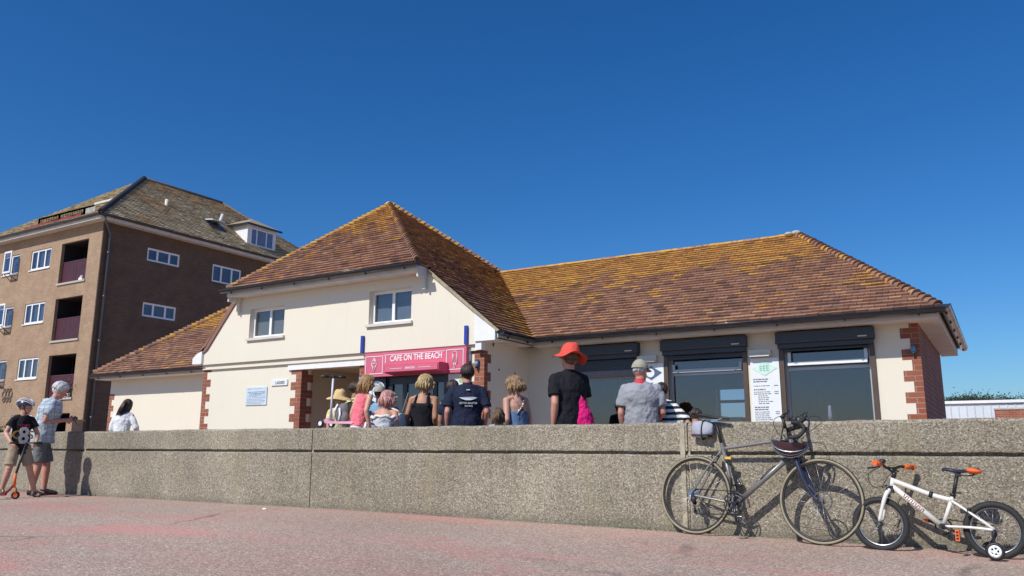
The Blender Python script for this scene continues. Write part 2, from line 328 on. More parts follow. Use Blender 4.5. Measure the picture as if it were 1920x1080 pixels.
def bake(o, boxes=None, mods=None):
    """apply a boolean cut with the given boxes and / or modifiers, no bpy.ops"""
    cut = None
    if boxes:
        mb = MB()
        for b in boxes: mb.box(*b)
        cut = mb.obj('cut', 'void'); m = o.modifiers.new('b', 'BOOLEAN'); m.operation = 'DIFFERENCE'; m.solver = 'EXACT'; m.object = cut
    for t, kw in (mods or []):
        m = o.modifiers.new(t, t)
        for k, v in kw.items(): setattr(m, k, v)
    if cut: cut.location -= Vector((0, 0, 0))
    bpy.context.view_layer.update()
    me = bpy.data.meshes.new_from_object(o.evaluated_get(bpy.context.evaluated_depsgraph_get()), preserve_all_data_layers=True, depsgraph=bpy.context.evaluated_depsgraph_get())
    o.modifiers.clear(); old = o.data; o.data = me; bpy.data.meshes.remove(old); me.name = o.name
    if cut: bpy.data.objects.remove(cut)
    boxuv(me, ORG.get(o.name, Vector((0, 0, 0)))); return o
def text(body, c, w, h, mat, parent, name, n=(0, -1, 0), right=(1, 0, 0), depth=.006, bold=.012, up=None):
    cu = bpy.data.curves.new('t', 'FONT'); cu.body = body; cu.offset = bold; cu.extrude = .02; cu.align_x = 'CENTER'
    ob = bpy.data.objects.new('t', cu); COL.objects.link(ob); bpy.context.view_layer.update()
    me = bpy.data.meshes.new_from_object(ob.evaluated_get(bpy.context.evaluated_depsgraph_get())); bpy.data.objects.remove(ob)
    co = np.empty(len(me.vertices) * 3, 'f'); me.vertices.foreach_get('co', co); co = co.reshape(-1, 3); lo, hi = co.min(0), co.max(0)
    co = (co - (lo + hi) / 2) / np.maximum(hi - lo, 1e-6) * np.array([w, h, depth])
    r, nn = np.array(right, 'f'), np.array(n, 'f'); u = np.array(up, 'f') if up is not None else np.cross(nn, r)
    P = np.array(c) - np.array(ORG[parent.name]) + co[:, :1] * r + co[:, 1:2] * u + co[:, 2:3] * nn
    me.vertices.foreach_set('co', P.astype('f').ravel()); me.materials.clear(); me.materials.append(M[mat]); me.update()
    o = bpy.data.objects.new(name, me); COL.objects.link(o); o.parent = parent; ORG[o.name] = ORG[parent.name]; return o

def clip(poly, a, b, c):
    out = []
    for i in range(len(poly)):
        p, q = poly[i], poly[(i + 1) % len(poly)]; dp, dq = a * p[0] + b * p[1] - c, a * q[0] + b * q[1] - c
        if dp <= 0: out.append(p)
        if dp * dq < 0: t = dp / (dp - dq); out.append((p[0] + (q[0] - p[0]) * t, p[1] + (q[1] - p[1]) * t))
    return out
def tiles(mb, pts, u, gauge, width, lich, thick=.02, seed=1, jit=.006):
    """real plain tiles laid over a convex roof polygon; u = eave direction; lich(world point, u, v) -> cover 0..1"""
    rnd = random.Random(seed); P = [Vector(p) for p in pts]; u = Vector(u).normalized()
    nrm = sum(((P[i] - P[0]).cross(P[i + 1] - P[0]) for i in range(1, len(P) - 1)), Vector()); nrm = nrm.normalized()
    if nrm.z < 0: nrm = -nrm
    v = nrm.cross(u)
    if v.z < 0: v = -v
    O = P[0]; q = [((p - O).dot(u), (p - O).dot(v)) for p in P]
    if sum(q[i][0] * q[(i + 1) % len(q)][1] - q[(i + 1) % len(q)][0] * q[i][1] for i in range(len(q))) < 0: q = q[::-1]
    u0, u1 = min(a for a, b in q), max(a for a, b in q); v0, v1 = min(b for a, b in q), max(b for a, b in q)
    hs = []
    for i in range(len(q)):
        (ax, ay), (bx, by) = q[i], q[(i + 1) % len(q)]; nx, ny = by - ay, -(bx - ax); L = math.hypot(nx, ny)
        if L > 1e-6: hs.append((nx / L, ny / L, (nx * ax + ny * ay) / L))
    mb.poly([O + u * a + v * b - nrm * .012 for a, b in q], 1)
    r = 0; vv = v0
    while vv < v1:
        sag = rnd.uniform(-.003, .003); uu = u0 - width * (.5 if r % 2 else 0) - rnd.uniform(0, .01)
        while uu < u1:
            cell = [(uu + .003, vv), (uu + width - .002, vv), (uu + width - .002, vv + gauge), (uu + .003, vv + gauge)]
            for h in hs:
                cell = clip(cell, *h)
                if len(cell) < 3: break
            if len(cell) >= 3:
                j = rnd.uniform(0, jit); tl = rnd.uniform(-.003, .003)
                ctr = O + u * (uu + width / 2) + v * (vv + gauge / 2)
                at = (rnd.random(), max(0, min(1, lich(ctr, uu - u0, vv - v0) + rnd.uniform(-.34, .34))), rnd.random())
                z = lambda a, b: (thick + j) * (1 - (b - vv) / gauge) + sag + tl * (a - uu) / width + .002
                tp = [O + u * a + v * b + nrm * z(a, b) for a, b in cell]; mb.poly(tp, 0, at)
                for i in range(len(cell)):
                    a, b = cell[i], cell[(i + 1) % len(cell)]
                    if abs(a[1] - vv) < 1e-6 and abs(b[1] - vv) < 1e-6:
                        A, B = O + u * a[0] + v * a[1] - nrm * .004, O + u * b[0] + v * b[1] - nrm * .004
                        mb.poly([A, B, tp[(i + 1) % len(cell)], tp[i]], 0, (at[0] * .8, at[1] * .3, at[2]))
            uu += width
        vv += gauge; r += 1
    return nrm
def bonnets(mb, a, b, n, r0, r1, lich, seed=3, mat=0, drop=.03, upv=(0, 0, 1)):
    """overlapping half-round hip or ridge tiles from a (low) to b (high)"""
    a, b = Vector(a), Vector(b); rnd = random.Random(seed); t = (b - a).normalized(); upv = Vector(upv); nn = (upv - t * upv.dot(t)).normalized(); s = t.cross(nn)
    L = (b - a).length / n
    for i in range(n):
        p0 = a + t * (L * i) - nn * .01; p1 = a + t * (L * (i + 1.25)) - nn * (.01 + drop); k = 8; vs = []; jr = rnd.uniform(.94, 1.07)
        for p, r in ((p0, r0 * jr), (p1, r1), (p0 - nn * .018, r0 * jr - .018)):
            for j in range(k + 1):
                an = math.pi * (j / k) * 1.1 - .05 * math.pi; vs.append(p + s * (math.cos(an) * r) + nn * (math.sin(an) * r))
        fs = [(j, j + 1, k + 1 + j + 1, k + 1 + j) for j in range(k)]; at = (rnd.random(), max(0, min(1, lich(p0, i / n, 0) + rnd.uniform(-.2, .2))), rnd.random())
        mb.add(vs, fs, mat, False, at); o = len(mb.v) - len(vs)
        for j in range(k): mb.att[len(mb.f)] = (at[0] * .6, 0, .5); mb.f.append([o + j, o + 2 * (k + 1) + j, o + 2 * (k + 1) + j + 1, o + j + 1]); mb.m.append(mat); mb.sm.append(False)
# ------------------------------------------------------------------ the setting: ground, hill
def gz(x): return 0 if x < -6.8 else (-.0085 * (x + 6.8) if x < 2 else -.075)
mb = MB(); xs = [-900, -60, -30, -14, -6.8, -2, 2, 20, 900]; ys = [-300, -20, 0, 4, 8, 20, 60, 900]
vs = [(x, y, gz(x)) for y in ys for x in xs]; k = len(xs)
mb.add(vs, [(j * k + i, j * k + i + 1, (j + 1) * k + i + 1, (j + 1) * k + i) for j in range(len(ys) - 1) for i in range(k - 1)], 0, True)
tag(mb.obj('ground', 'ground'), kind='structure')
mb = MB(); mb.add([(x, y, -.02 + (.004 if y > -5 else -.5)) for y in (-300, -4) for x in (-900, 900)], [(0, 1, 3, 2)], 0, False)
mb.v = [(x, y, gz(x) + .004) for (x, y, z) in mb.v] if 0 else [(x, y, .02) for (x, y, z) in mb.v]
tag(mb.obj('bounce_beach', plain('bright_bounce_sand', (.58, .50, .38), .95, var=.15, vs=.5)), kind='structure')  # unseen behind the camera; pale sand added to bounce fill onto the facades
rnd = random.Random(5)
mb = MB(); n = 60; vs = []
for j in range(7):
    for i in range(n + 1):
        x = -140 + 240 * i / n; env = max(0, math.sin(math.pi * min(1, max(0, i / n)))) ** .6
        h = (11.6 + .7 * math.sin(i * .6) + .5 * rnd.random()) * env
        vs.append((x, 200 + j * 14, h * (math.sin(math.pi * j / 6)) - .5))
mb.add(vs, [(j * (n + 1) + i, j * (n + 1) + i + 1, (j + 1) * (n + 1) + i + 1, (j + 1) * (n + 1) + i) for j in range(6) for i in range(n)], 0, True)
tag(mb.obj('hill', 'hill'), kind='structure')

# ------------------------------------------------------------------ the sea wall (exposed aggregate, grooved, jointed)
YW = 7.37
wall = root('sea_wall', 'long low grey concrete wall with a dark horizontal groove along the promenade', 'wall', (-6, YW, 0))
def wall_panel(x0, x1, seed, dy=0):
    rr = random.Random(seed); n = max(6, int((x1 - x0) / .07)); prof = [(YW, -.15), (YW, .645), (YW + .012, .657), (YW + .045, .66), (YW + .045, .688), (YW - .006, .69), (YW - .008, .70), (YW - .008, .928), (YW + .002, .945), (YW + .02, .953), (YW + .40, .957), (YW + .42, .942), (YW + .42, -.15)]
    mb = MB(); vs = []; w = 0
    for i in range(n + 1):
        x = x0 + (x1 - x0) * i / n; w = w * .7 + rr.uniform(-.004, .004); w2 = rr.uniform(-.003, .003)
        for j, (y, z) in enumerate(prof):
            e = (w * .9 if 7 <= j <= 10 else 0) + (w2 if j in (2, 5, 6, 8) else 0)
            vs.append((x, y + dy + (rr.uniform(-.002, .002) if 0 < j < 9 else 0), z + e))
    k = len(prof)
    mb.add(vs, [(i * k + j, i * k + (j + 1), (i + 1) * k + (j + 1), (i + 1) * k + j) for i in range(n) for j in range(k - 1)])
    mb.poly(vs[:k][::-1]); mb.poly(vs[-k:]); return mb.obj('wall_panel', 'conc', wall)
js = [-30, -22, -12.13, -7.34, -2.545, 2.2, 9]
for i in range(len(js) - 1):
    wall_panel(js[i] + .008, js[i + 1] - .008, 10 + i, .015 if js[i + 1] < -12 else 0)
mb = MB()
for x in js[2:-1]: mb.box(x - .012, x + .012, YW + .012, YW + .3, -.1, .925)
mb.obj('joint_filler', plain('joint_sealant', (.42, .37, .28), .8, bs=.3), wall)
mb = MB(); mb.box(-2.62, -2.575, YW - .013, YW + .01, -.1, .925); mb.obj('mortar_strip', plain('pale_mortar_strip', (.40, .35, .26), .9, var=.25, vs=14, bs=.5), wall)

# ------------------------------------------------------------------ generic building bits
def bx(mb, F, a0, a1, d0, d1, z0, z1, mat=0):
    if F[0] == 'y': mb.box(a0, a1, F[1] - d1, F[1] - d0, z0, z1, mat)
    else: mb.box(F[1] + d0, F[1] + d1, a0, a1, z0, z1, mat)
def window(parent, F, a0, a1, z0, z1, lights=(1, 1), fr=.05, set_back=.09, fmat='upvc', glass='glass', back='room', sill=True, curtain=None, transom=None, name='window', sillmat='offwhite'):
    w = MB(); d0, d1 = -set_back - .05, -set_back
    bx(w, F, a0, a0 + fr, d0, d1, z0, z1); bx(w, F, a1 - fr, a1, d0, d1, z0, z1)
    bx(w, F, a0 + fr, a1 - fr, d0, d1 - .002, z0, z0 + fr); bx(w, F, a0 + fr, a1 - fr, d0, d1 - .002, z1 - fr, z1)
    tot = sum(lights); a = a0
    for q in lights[:-1]:
        a += (a1 - a0) * q / tot; bx(w, F, a - fr * .55, a + fr * .55, d0, d1 - .004, z0 + fr, z1 - fr)
    if transom: bx(w, F, a0 + fr, a1 - fr, d0, d1 - .003, transom - .02, transom + .02)
    o = w.obj(name, fmat, parent)
    g = MB(); bx(g, F, a0 + fr, a1 - fr, d0 + .02, d0 + .026, z0 + fr, z1 - fr); g.obj('pane', glass, o)
    if back:
        g = MB(); bx(g, F, a0 + .005, a1 - .005, d0 - .25, d0 - .24, z0 + .005, z1 - .005); g.obj('room_backing', back, o)
    if curtain:
        g = MB()
        for (c0, c1, t0, t1) in curtain:
            n = max(2, int((c1 - c0) / .05)); A = a0 + (a1 - a0) * c0; B = a0 + (a1 - a0) * c1; n = max(3, int((B - A) / .06))
            pts = []
            for i in range(n + 1):
                aa = A + (B - A) * i / n; d = d0 - .04 - (.02 if i % 2 else 0)
                for zz in (z0 + (z1 - z0) * t0, z0 + (z1 - z0) * t1): pts.append((aa, F[1] - d, zz) if F[0] == 'y' else (F[1] + d, aa, zz))
            g.add(pts, [(2 * i, 2 * i + 2, 2 * i + 3, 2 * i + 1) for i in range(n)])
        g.obj('curtain', 'curtain', o)
    if sill:
        g = MB(); bx(g, F, a0 - .04, a1 + .04, -set_back + .001, .05, z0 - .05, z0 - .002); g.obj('sill', sillmat, o)
    return o
def gutter(parent, p0, p1, r=.066, brackets=True, name='gutter', every=.95):
    p0, p1 = Vector(p0), Vector(p1); t = (p1 - p0).normalized(); out = t.cross(Vector((0, 0, 1)))
    mb = MB(); k = 10
    for rr_, inner in ((r, 0), (r - .006, 1)):
        vs = []
        for p in (p0, p1):
            for j in range(k + 1):
                a = math.pi + math.pi * j / k; vs.append(p + out * (math.cos(a) * rr_) + Vector((0, 0, math.sin(a) * rr_)))
        mb.add(vs, [(j, j + 1, k + 2 + j, k + 1 + j) for j in range(k)], 0, True)
    for p in (p0, p1): mb.poly([p + out * (math.cos(math.pi + math.pi * j / k) * r) + Vector((0, 0, math.sin(math.pi + math.pi * j / k) * r)) for j in range(k + 1)])
    mb.tube([p0 - out * r, p1 - out * r], .007, 6); mb.tube([p0 + out * r, p1 + out * r], .007, 6)
    g = mb.obj(name, 'gutter', parent)
    if brackets:
        L = (p1 - p0).length; n = max(1, int(L / every))
        for i in range(n + 1):
            b = MB(); p = p0 + t * (L * (i + .35) / (n + .7)); vs = []
            for dd in (-.018, .018):
                for j in range(k + 1):
                    a = math.pi + math.pi * j / k; vs.append(p + t * dd + out * (math.cos(a) * (r + .007)) + Vector((0, 0, math.sin(a) * (r + .007) + .004)))
            b.add(vs, [(j, j + 1, k + 2 + j, k + 1 + j) for j in range(k)], 0, True)
            b.obox(p - Vector((0, 0, r + .012)), t * .012, out * .014, Vector((0, 0, .014))); b.obj('gutter_bracket', 'gutter', g)
    return g
def quoin(parent, x, y, z0, z1, sx, sy, wide=.22, narrow=.115, mat='brick_red', start=0, sidew=.2, siden=.1, proud=.004, name='brick_quoin'):
    """toothed brick corner at (x, y): sx = -1 means blocks run towards -x on the front, sy = +1 return along +y"""
    mb = MB(); z = z0; i = start
    while z < z1 - .01:
        w, d = (wide, siden) if i % 2 else (narrow, sidew); zz = min(z + .15, z1)
        xa, xb = sorted((x - sx * proud, x + sx * w)); ya, yb = sorted((y - sy * proud, y + sy * d))
        mb.box(xa, xb, ya, yb, z, zz - .0005)
        z += .15; i += 1
    return mb.obj(name, mat, parent)

# ------------------------------------------------------------------ the cafe
cafe = root('cafe_building', 'cream rendered cafe with lichen-covered clay tile roofs and brick corners', 'building', (-9, 11, 0))
YG, YC, YL = 10.95, 12.5, 12.85
# upper gable wall, slightly proud of the wall below
mb = MB(); mb.prism([(-14.22, YG, 2.40), (-7.23, YG, 2.40), (-7.23, YG, 2.83), (-8.36, YG, 3.76), (-13.12, YG, 3.76), (-13.62, YG, 3.28), (-14.0, YG, 2.78), (-14.22, YG, 2.56)], (0, .4, 0))
w = mb.obj('upper_gable_wall', 'cream', cafe); bake(w, [(-12.81, -11.83, YG - .1, YG + .5, 2.86, 3.46), (-9.67, -8.70, YG - .1, YG + .5, 2.90, 3.51)])
# lower front wall with porch and shop openings
mb = MB(); mb.box(-14.22, -7.23, YG + .10, YG + .35, 0, 2.398); w = mb.obj('lower_front_wall', 'cream', cafe)
bake(w, [(-11.38, -9.92, YG - .1, YG + .5, -.1, 2.19), (-9.68, -7.50, YG - .1, YG + .5, -.1, 2.20)])
mb = MB(); mb.box(-14.20, -7.25, YG + .05, YG + .12, 2.30, 2.399); mb.obj('string_course', 'cream', cafe)
mb = MB(); mb.box(-11.72, -9.70, YG + .06, YG + .099, 2.18, 2.27); mb.obj('porch_lintel', 'white', cafe)
# side wall of the gabled block (faces the wing), its back
mb = MB(); mb.box(-7.48, -7.23, YG + .352, YC + .3, 0, 2.62); mb.obj('side_wall', 'cream', cafe)
mb = MB(); mb.box(-14.22, -13.95, YG + .352, 16, 0, 2.5); mb.obj('side_wall', 'cream', cafe)
# porch interior
mb = MB(); mb.box(-11.6, -9.75, 13.2, 13.4, 0, 2.4); mb.box(-11.7, -11.55, YG + .352, 13.2, 0, 2.4); mb.box(-9.85, -9.72, YG + .352, 13.2, 0, 2.4); mb.box(-11.55, -9.85, YG + .352, 13.2, 2.25, 2.4)
mb.obj('porch_lining', 'beige', cafe)
# right wing: front wall, brick end wall, back wall with the far window
mb = MB(); mb.box(-7.2299, -.93, YC, YC + .25, 0, 2.49); w = mb.obj('wing_front_wall', 'cream', cafe)
WIN = [(-6.42, -5.13), (-4.63, -3.35), (-2.80, -1.53)]
bake(w, [(a, b, YC - .1, YC + .4, .85, 2.40) for a, b in WIN])
mb = MB(); mb.box(-.93 - .22, -.92, YC + .251, 16.9, 0, 2.5); mb.box(-.95, -.918, YC + .0, YC + .25, 0, 2.5); mb.obj('brick_end_wall', 'brick_dark', cafe)
mb = MB(); mb.box(-7.2, -1.16, 16.65, 16.9, 0, 2.5); w = mb.obj('wing_back_wall', 'dark_room', cafe); bake(w, [(-5.14, -4.1, 16.5, 17, 1.2, 1.96)])
mb = MB(); mb.box(-5.10, -4.0, 16.7, 16.76, 1.2, 1.24); mb.box(-5.10, -4.0, 16.7, 16.76, 1.94, 1.98); mb.box(-5.1, -5.05, 16.7, 16.76, 1.24, 1.94); mb.box(-5.05, -4.0, 16.7, 16.76, 1.66, 1.72); mb.obj('far_window_frame', 'shutter', cafe)
mb = MB(); mb.box(-7.0, -1.2, YC + .26, 16.6, 2.44, 2.455); mb.obj('ceiling_board', 'dark_room', cafe)
mb = MB(); mb.box(-7.2, -7.1, YC + .26, 16.64, 0, 2.43); mb.obj('inner_partition', 'dark_room', cafe)
# left wing
mb = MB(); mb.box(-20.25, -14.222, YL, YL + .25, 0, 2.49); mb.box(-20.25, -20.0, YL + .251, 17, 0, 2.49); mb.obj('left_wing_wall', 'cream', cafe)
# quoins
quoin(cafe, -.92, YC, 0, 2.5, -1, 1, wide=.235, narrow=.115, start=0)
quoin(cafe, -7.23, YG + .10, 0, 2.3, -1, 1, wide=.26, narrow=.19, start=0, sidew=.20, siden=.10)
quoin(cafe, -11.38, YG + .10, 0, 2.18, -1, 1, wide=.27, narrow=.14, start=1, sidew=.3, siden=.16)
quoin(cafe, -9.92, YG + .10, 0, 2.18, 1, 1, wide=.236, narrow=.232, start=0, sidew=.24, siden=.24)
quoin(cafe, -14.22, YG + .10, 0, 2.298, 1, 1, wide=.24, narrow=.12, start=0)
quoin(cafe, -20.25, YL, 0, 2.1, 1, 1, wide=.2, narrow=.1)
# gable windows
window(cafe, ('y', YG), -12.81, -11.83, 2.86, 3.46, (1, 1), .055, .10, glass='glass_up', back=None)
mb = MB(); mb.box(-12.75, -11.89, YG + .16, YG + .18, 2.87, 3.45); mb.obj('window_blind', 'blind', cafe)
window(cafe, ('y', YG), -9.67, -8.70, 2.90, 3.51, (1, 1), .055, .10, glass='glass_up', back=None, curtain=None)
mb = MB(); mb.box(-9.66, -8.71, YG + .16, YG + .18, 2.91, 3.50); mb.obj('window_blind', plain('pale_blue_blind', (.25, .285, .33), .8), cafe)
# wing windows with roller shutters
for i, (a, b) in enumerate(WIN):
    F = ('y', YC)
    sh = MB(); bx(sh, F, a - .05, b + .05, .001, .15, 2.27, 2.44); bx(sh, F, a - .03, b + .03, .002, .11, 2.20, 2.269)
    s_ = sh.obj('roller_shutter_box', 'shutter', cafe)
    g = MB(); bx(g, F, a - .055, b + .055, .151, .158, 2.275, 2.29); g.obj('shutter_box_trim', 'guide', s_)
    g = MB(); bx(g, F, b - .16, b - .04, .155, .172, 2.30, 2.318); g.obj('shutter_badge', 'offwhite', s_)
    g = MB(); bx(g, F, a - .03, a + .035, .0, .04, .8, 2.199); bx(g, F, b - .035, b + .03, .0, .04, .8, 2.199); objs(g, 'shutter_guide_rail', 'guide', s_)
    g = MB(); nn = (9, 2, 1)[i]
    for q in range(nn): bx(g, F, a + .036, b - .036, .005, .024, 2.19 - .032 * (q + 1) + .003, 2.19 - .032 * q)
    g.obj('shutter_curtain', 'shutter', s_)
    wd = window(cafe, F, a, b, .86, 2.40, (1,), .07, .10, fmat='grey_frame', back=None, sill=True, transom=1.90)
    g = MB(); zt = 1.985 if i == 2 else 1.96
    bx(g, F, a + .08, b - .08, -.09, -.05 + (.05 if i == 2 else 0), zt - .035, zt + .015); bx(g, F, a + .075, a + .12, -.09, -.05, zt + .016, zt + (.17 if i == 2 else .1)); bx(g, F, b - .12, b - .075, -.09, -.05, zt + .016, zt + (.17 if i == 2 else .1))
    g.obj('opening_fanlight_frame', 'upvc' if i == 2 else 'grey_frame', wd)
# soffits and fascias
mb = MB(); mb.box(-6.95, -.66, 12.12, YC, 2.46, 2.48); mb.box(-.918, -.66, YC, 17.3, 2.46, 2.48); mb.box(-7.23, -6.90, YG + .0, 12.12, 2.46, 2.48); mb.box(-20.4, -14.23, 12.5, YL, 2.46, 2.48)
objs(mb, 'soffit', 'offwhite', cafe)
mb = MB(); mb.box(-6.9, -.64, 12.10, 12.12, 2.462, 2.60); mb.box(-.66, -.64, 12.12, 17.3, 2.462, 2.60); mb.box(-6.92, -6.90, YG, 12.10, 2.462, 2.60); mb.box(-20.42, -14.23, 12.48, 12.50, 2.462, 2.58)
objs(mb, 'fascia', 'offwhite', cafe)
mb = MB(); mb.box(-13.15, -8.36, 10.66, YG - .001, 3.70, 3.72); mb.box(-13.17, -8.34, 10.64, 10.66, 3.695, 3.83); mb.box(-8.38, -8.345, 10.66, YG - .001, 3.60, 3.80); mb.box(-13.165, -13.13, 10.66, YG - .001, 3.60, 3.80)
mb.box(-8.42, -8.36, YG - .07, YG - .002, 3.42, 3.70); mb.box(-13.15, -13.08, YG - .07, YG - .002, 3.42, 3.70)
objs(mb, 'gable_fascia', 'offwhite', cafe)
mb = MB(); mb.prism([(-7.33, YG - .05, 2.44), (-6.93, YG - .05, 2.44), (-6.93, YG - .05, 2.60), (-7.33, YG - .05, 2.90)], (0, .30, 0)); mb.prism([(-14.42, YG - .05, 2.42), (-14.14, YG - .05, 2.42), (-14.14, YG - .05, 2.68), (-14.28, YG - .05, 2.64), (-14.42, YG - .05, 2.54)], (0, .30, 0))
mb.box(-7.33, -7.21, YG - .02, YG + .098, 2.30, 2.439)
objs(mb, 'eaves_kneeler', 'white', cafe)
gutter(cafe, (-6.80, 12.0, 2.575), (-.53, 12.0, 2.575)); gutter(cafe, (-.54, 11.97, 2.615), (-.54, 17.38, 2.615), r=.068)
gutter(cafe, (-6.85, YG, 2.575), (-6.85, 12.05, 2.575)); gutter(cafe, (-20.5, 12.43, 2.56), (-14.25, 12.43, 2.56)); gutter(cafe, (-13.28, 10.575, 3.825), (-8.27, 10.575, 3.825))
# ---- roofs
def sm(a, b, x): x = max(0, min(1, (x - a) / (b - a))); return x * x * (3 - 2 * x)
def nz(x, y, s=1, o=0):
    from mathutils import noise as mn
    return mn.noise(Vector((x * s + o, y * s + o * 1.7, o)))
def lich_wing(p, u, v):
    h = v / 3.25; e = .88 * sm(.48, .90, h + .16 * nz(p.x, p.y, 1.3) - .03 * (p.x + 5)); e += .38 * sm(.0, .45, nz(p.x, v, 1.5, 3)) * sm(0, .5, h + .2)
    e += .75 * math.exp(-((p.x + 3.05 + .25 * (1 - h)) / .5) ** 2) * sm(.42, .8, h) + .25 * math.exp(-((p.x + 8.6) / 1.0) ** 2) * sm(.3, .9, h)
    return e + .40 * sm(.05, .45, nz(p.x, v, 4.3, 8)) * sm(.0, .5, h) + .03
def lich_front(p, u, v):
    h = v / 3.1; return .08 + .95 * sm(.36, .84, h + .20 * nz(p.x, v, 1.4, 5) - .05) + .5 * sm(.0, .45, nz(p.x, v, 2.8, 2)) * sm(0, .45, h) + .22 * (1 - sm(-12.7, -11.2, p.x)) * sm(0, .3, nz(p.x, v, 2, 9) + .2)
def lich_side(p, u, v):
    h = (p.z - 2.6) / 3.3; return .10 + .9 * sm(.30, .78, h + .15 * nz(p.y, v, 1.5, 5)) + .75 * math.exp(-((h - .02 - .50 * (p.y - 11.9) / 2.0) / .16) ** 2) * (1 if p.y > 11.7 else .3) + .2 * sm(.1, .5, nz(p.y, v, 2, 2))
def lich_left(p, u, v): h = v / 3.3; return .95 * sm(.45, .8, h + .25 * nz(p.x, v, 1.1, 4)) + .25 * sm(.1, .5, nz(p.x, v, 1.6, 2))
AP = (-10.97, 12.95, 5.91); VT = (-9.24, 14.7, 4.52); RE = (-2.88, 14.7, 4.52)
TG, TW = .104, .165
mb = MB(); tiles(mb, [(-6.88, 12.03, 2.60), (-.58, 12.03, 2.60), RE, VT], (1, 0, 0), TG, TW, lich_wing, thick=.027, seed=11, jit=.009)
rw = mb.obj('wing_roof', ['tile', 'underlay'], cafe)
mb = MB(); tiles(mb, [(-.58, 12.03, 2.60), (-.58, 17.37, 2.60), RE], (0, 1, 0), TG * 1.5, TW, lich_left, seed=12); mb.poly([(-6.9, 17.37, 2.60), (-.58, 17.37, 2.60), RE, (-9.24, 14.7, 4.52)], 0, (.5, .2, .5)); mb.poly([(-6.9, 17.37, 2.60), (-9.24, 14.7, 4.52), (-9.24, 17.37, 2.6)], 0, (.5, .2, .5))
mb.obj('wing_roof_hip_and_back', ['tile', 'underlay'], cafe)
mb = MB(); bonnets(mb, (-.62, 12.06, 2.63), (RE[0], RE[1], RE[2] + .02), 34, .078, .056, lambda p, a, b: .2 + .3 * a, seed=4); mb.obj('hip_bonnet_tiles', ['tile'], rw)
mb = MB(); bonnets(mb, (VT[0] - .1, VT[1], VT[2] - .01), (RE[0], RE[1], RE[2] - .01), 20, .062, .058, lambda p, a, b: .55, seed=6, drop=0); mb.obj('ridge_tiles', ['tile'], rw)
mb = MB(); mb.ell((-2.90, 14.68, 4.55), (.09, .09, .05)); mb.ell((-3.02, 14.62, 4.535), (.07, .07, .04)); mb.obj('mortar_cap', 'conc_pale', rw)
fz = 3.845
mb = MB(); tiles(mb, [(-13.17, 10.60, fz), (-8.34, 10.60, fz), AP], (1, 0, 0), TG, TW, lich_front, thick=.027, seed=21, jit=.009)
rf = mb.obj('gable_roof', ['tile', 'underlay'], cafe)
pz = lambda x: AP[2] - .805 * (x - AP[0])
mb = MB(); tiles(mb, [AP, (-8.34, 10.60, pz(-8.34)), (-8.34, YG - .03, pz(-8.34)), VT], (0, 1, 0), TG, TW, lich_side, thick=.027, seed=22, jit=.009)
tiles(mb, [(-8.34, YG - .03, pz(-8.34)), (-6.83, YG - .03, pz(-6.83)), (-6.83, 12.03, pz(-6.83)), VT], (0, 1, 0), TG, TW, lich_side, thick=.027, seed=23, jit=.009)
mb.obj('gable_roof_side_slope', ['tile', 'underlay'], cafe)
mb = MB(); at = (.4, .2, .5)
for pp in ([AP, (-13.17, 10.6, fz), (-13.17, YG - .03, fz), (-13.7, YG - .03, 3.22), (-14.12, YG - .03, 2.70), (-14.45, YG - .03, 2.50), (-14.45, 15.5, 2.50), (-12.7, 14.7, 4.5)], [AP, (-12.7, 14.7, 4.5), VT]):
    mb.poly(pp, 0, at)
mb.prism([(-13.16, YG - .03, 3.86), (-13.68, YG - .03, 3.26), (-14.08, YG - .03, 2.78), (-14.45, YG - .03, 2.55), (-14.42, YG - .03, 2.48), (-14.02, YG - .03, 2.70), (-13.62, YG - .03, 3.18), (-13.12, YG - .03, 3.76)], (0, .35, 0), 0)
mb.obj('gable_roof_far_slope', ['tile'], cafe)
mb = MB(); mb.prism([(-8.34, YG - .045, pz(-8.34) - .005), (-6.86, YG - .045, pz(-6.86) - .005), (-6.90, YG - .045, pz(-6.90) - .06), (-8.36, YG - .045, pz(-8.36) - .07)], (0, .06, 0)); mb.obj('mortar_verge', plain('lichen_mortar', (.34, .29, .20), .9, var=.25, vs=14, bs=.5), cafe)
mb = MB(); bonnets(mb, (-8.33, 10.62, 3.90), (AP[0], AP[1], AP[2] + .03), 34, .065, .055, lambda p, a, b: .05 + .8 * a, seed=5); mb.obj('hip_bonnet_tiles', ['tile'], rf)
mb = MB(); bonnets(mb, (VT[0], VT[1], VT[2] + .05), (AP[0], AP[1], AP[2] + .03), 26, .080, .06, lambda p, a, b: .30 + .3 * a, seed=7); mb.obj('hip_bonnet_tiles', ['tile'], rf)
mb = MB(); bonnets(mb, (-13.17, 10.62, 3.88), (AP[0], AP[1], AP[2] + .02), 34, .06, .05, lambda p, a, b: .4 + .5 * a, seed=8); mb.obj('hip_bonnet_tiles', ['tile'], rf)
mb = MB(); mb.ell((AP[0], AP[1], AP[2] + .005), (.09, .09, .05)); mb.obj('mortar_cap', 'conc_pale', rf)
mb = MB(); tiles(mb, [(-20.45, 12.40, 2.59), (-14.2, 12.40, 2.59), (-13.3, 15.0, 4.67), (-17.85, 15.0, 4.67)], (1, 0, 0), TG, TW, lich_left, thick=.027, seed=31, jit=.009)
mb.poly([(-20.45, 12.4, 2.59), (-20.45, 17.6, 2.59), (-17.85, 15.0, 4.67)], 0, at); mb.poly([(-20.45, 17.6, 2.59), (-14.2, 17.6, 2.59), (-13.3, 15, 4.67), (-17.85, 15, 4.67)], 0, at)
rl = mb.obj('left_wing_roof', ['tile', 'underlay'], cafe)
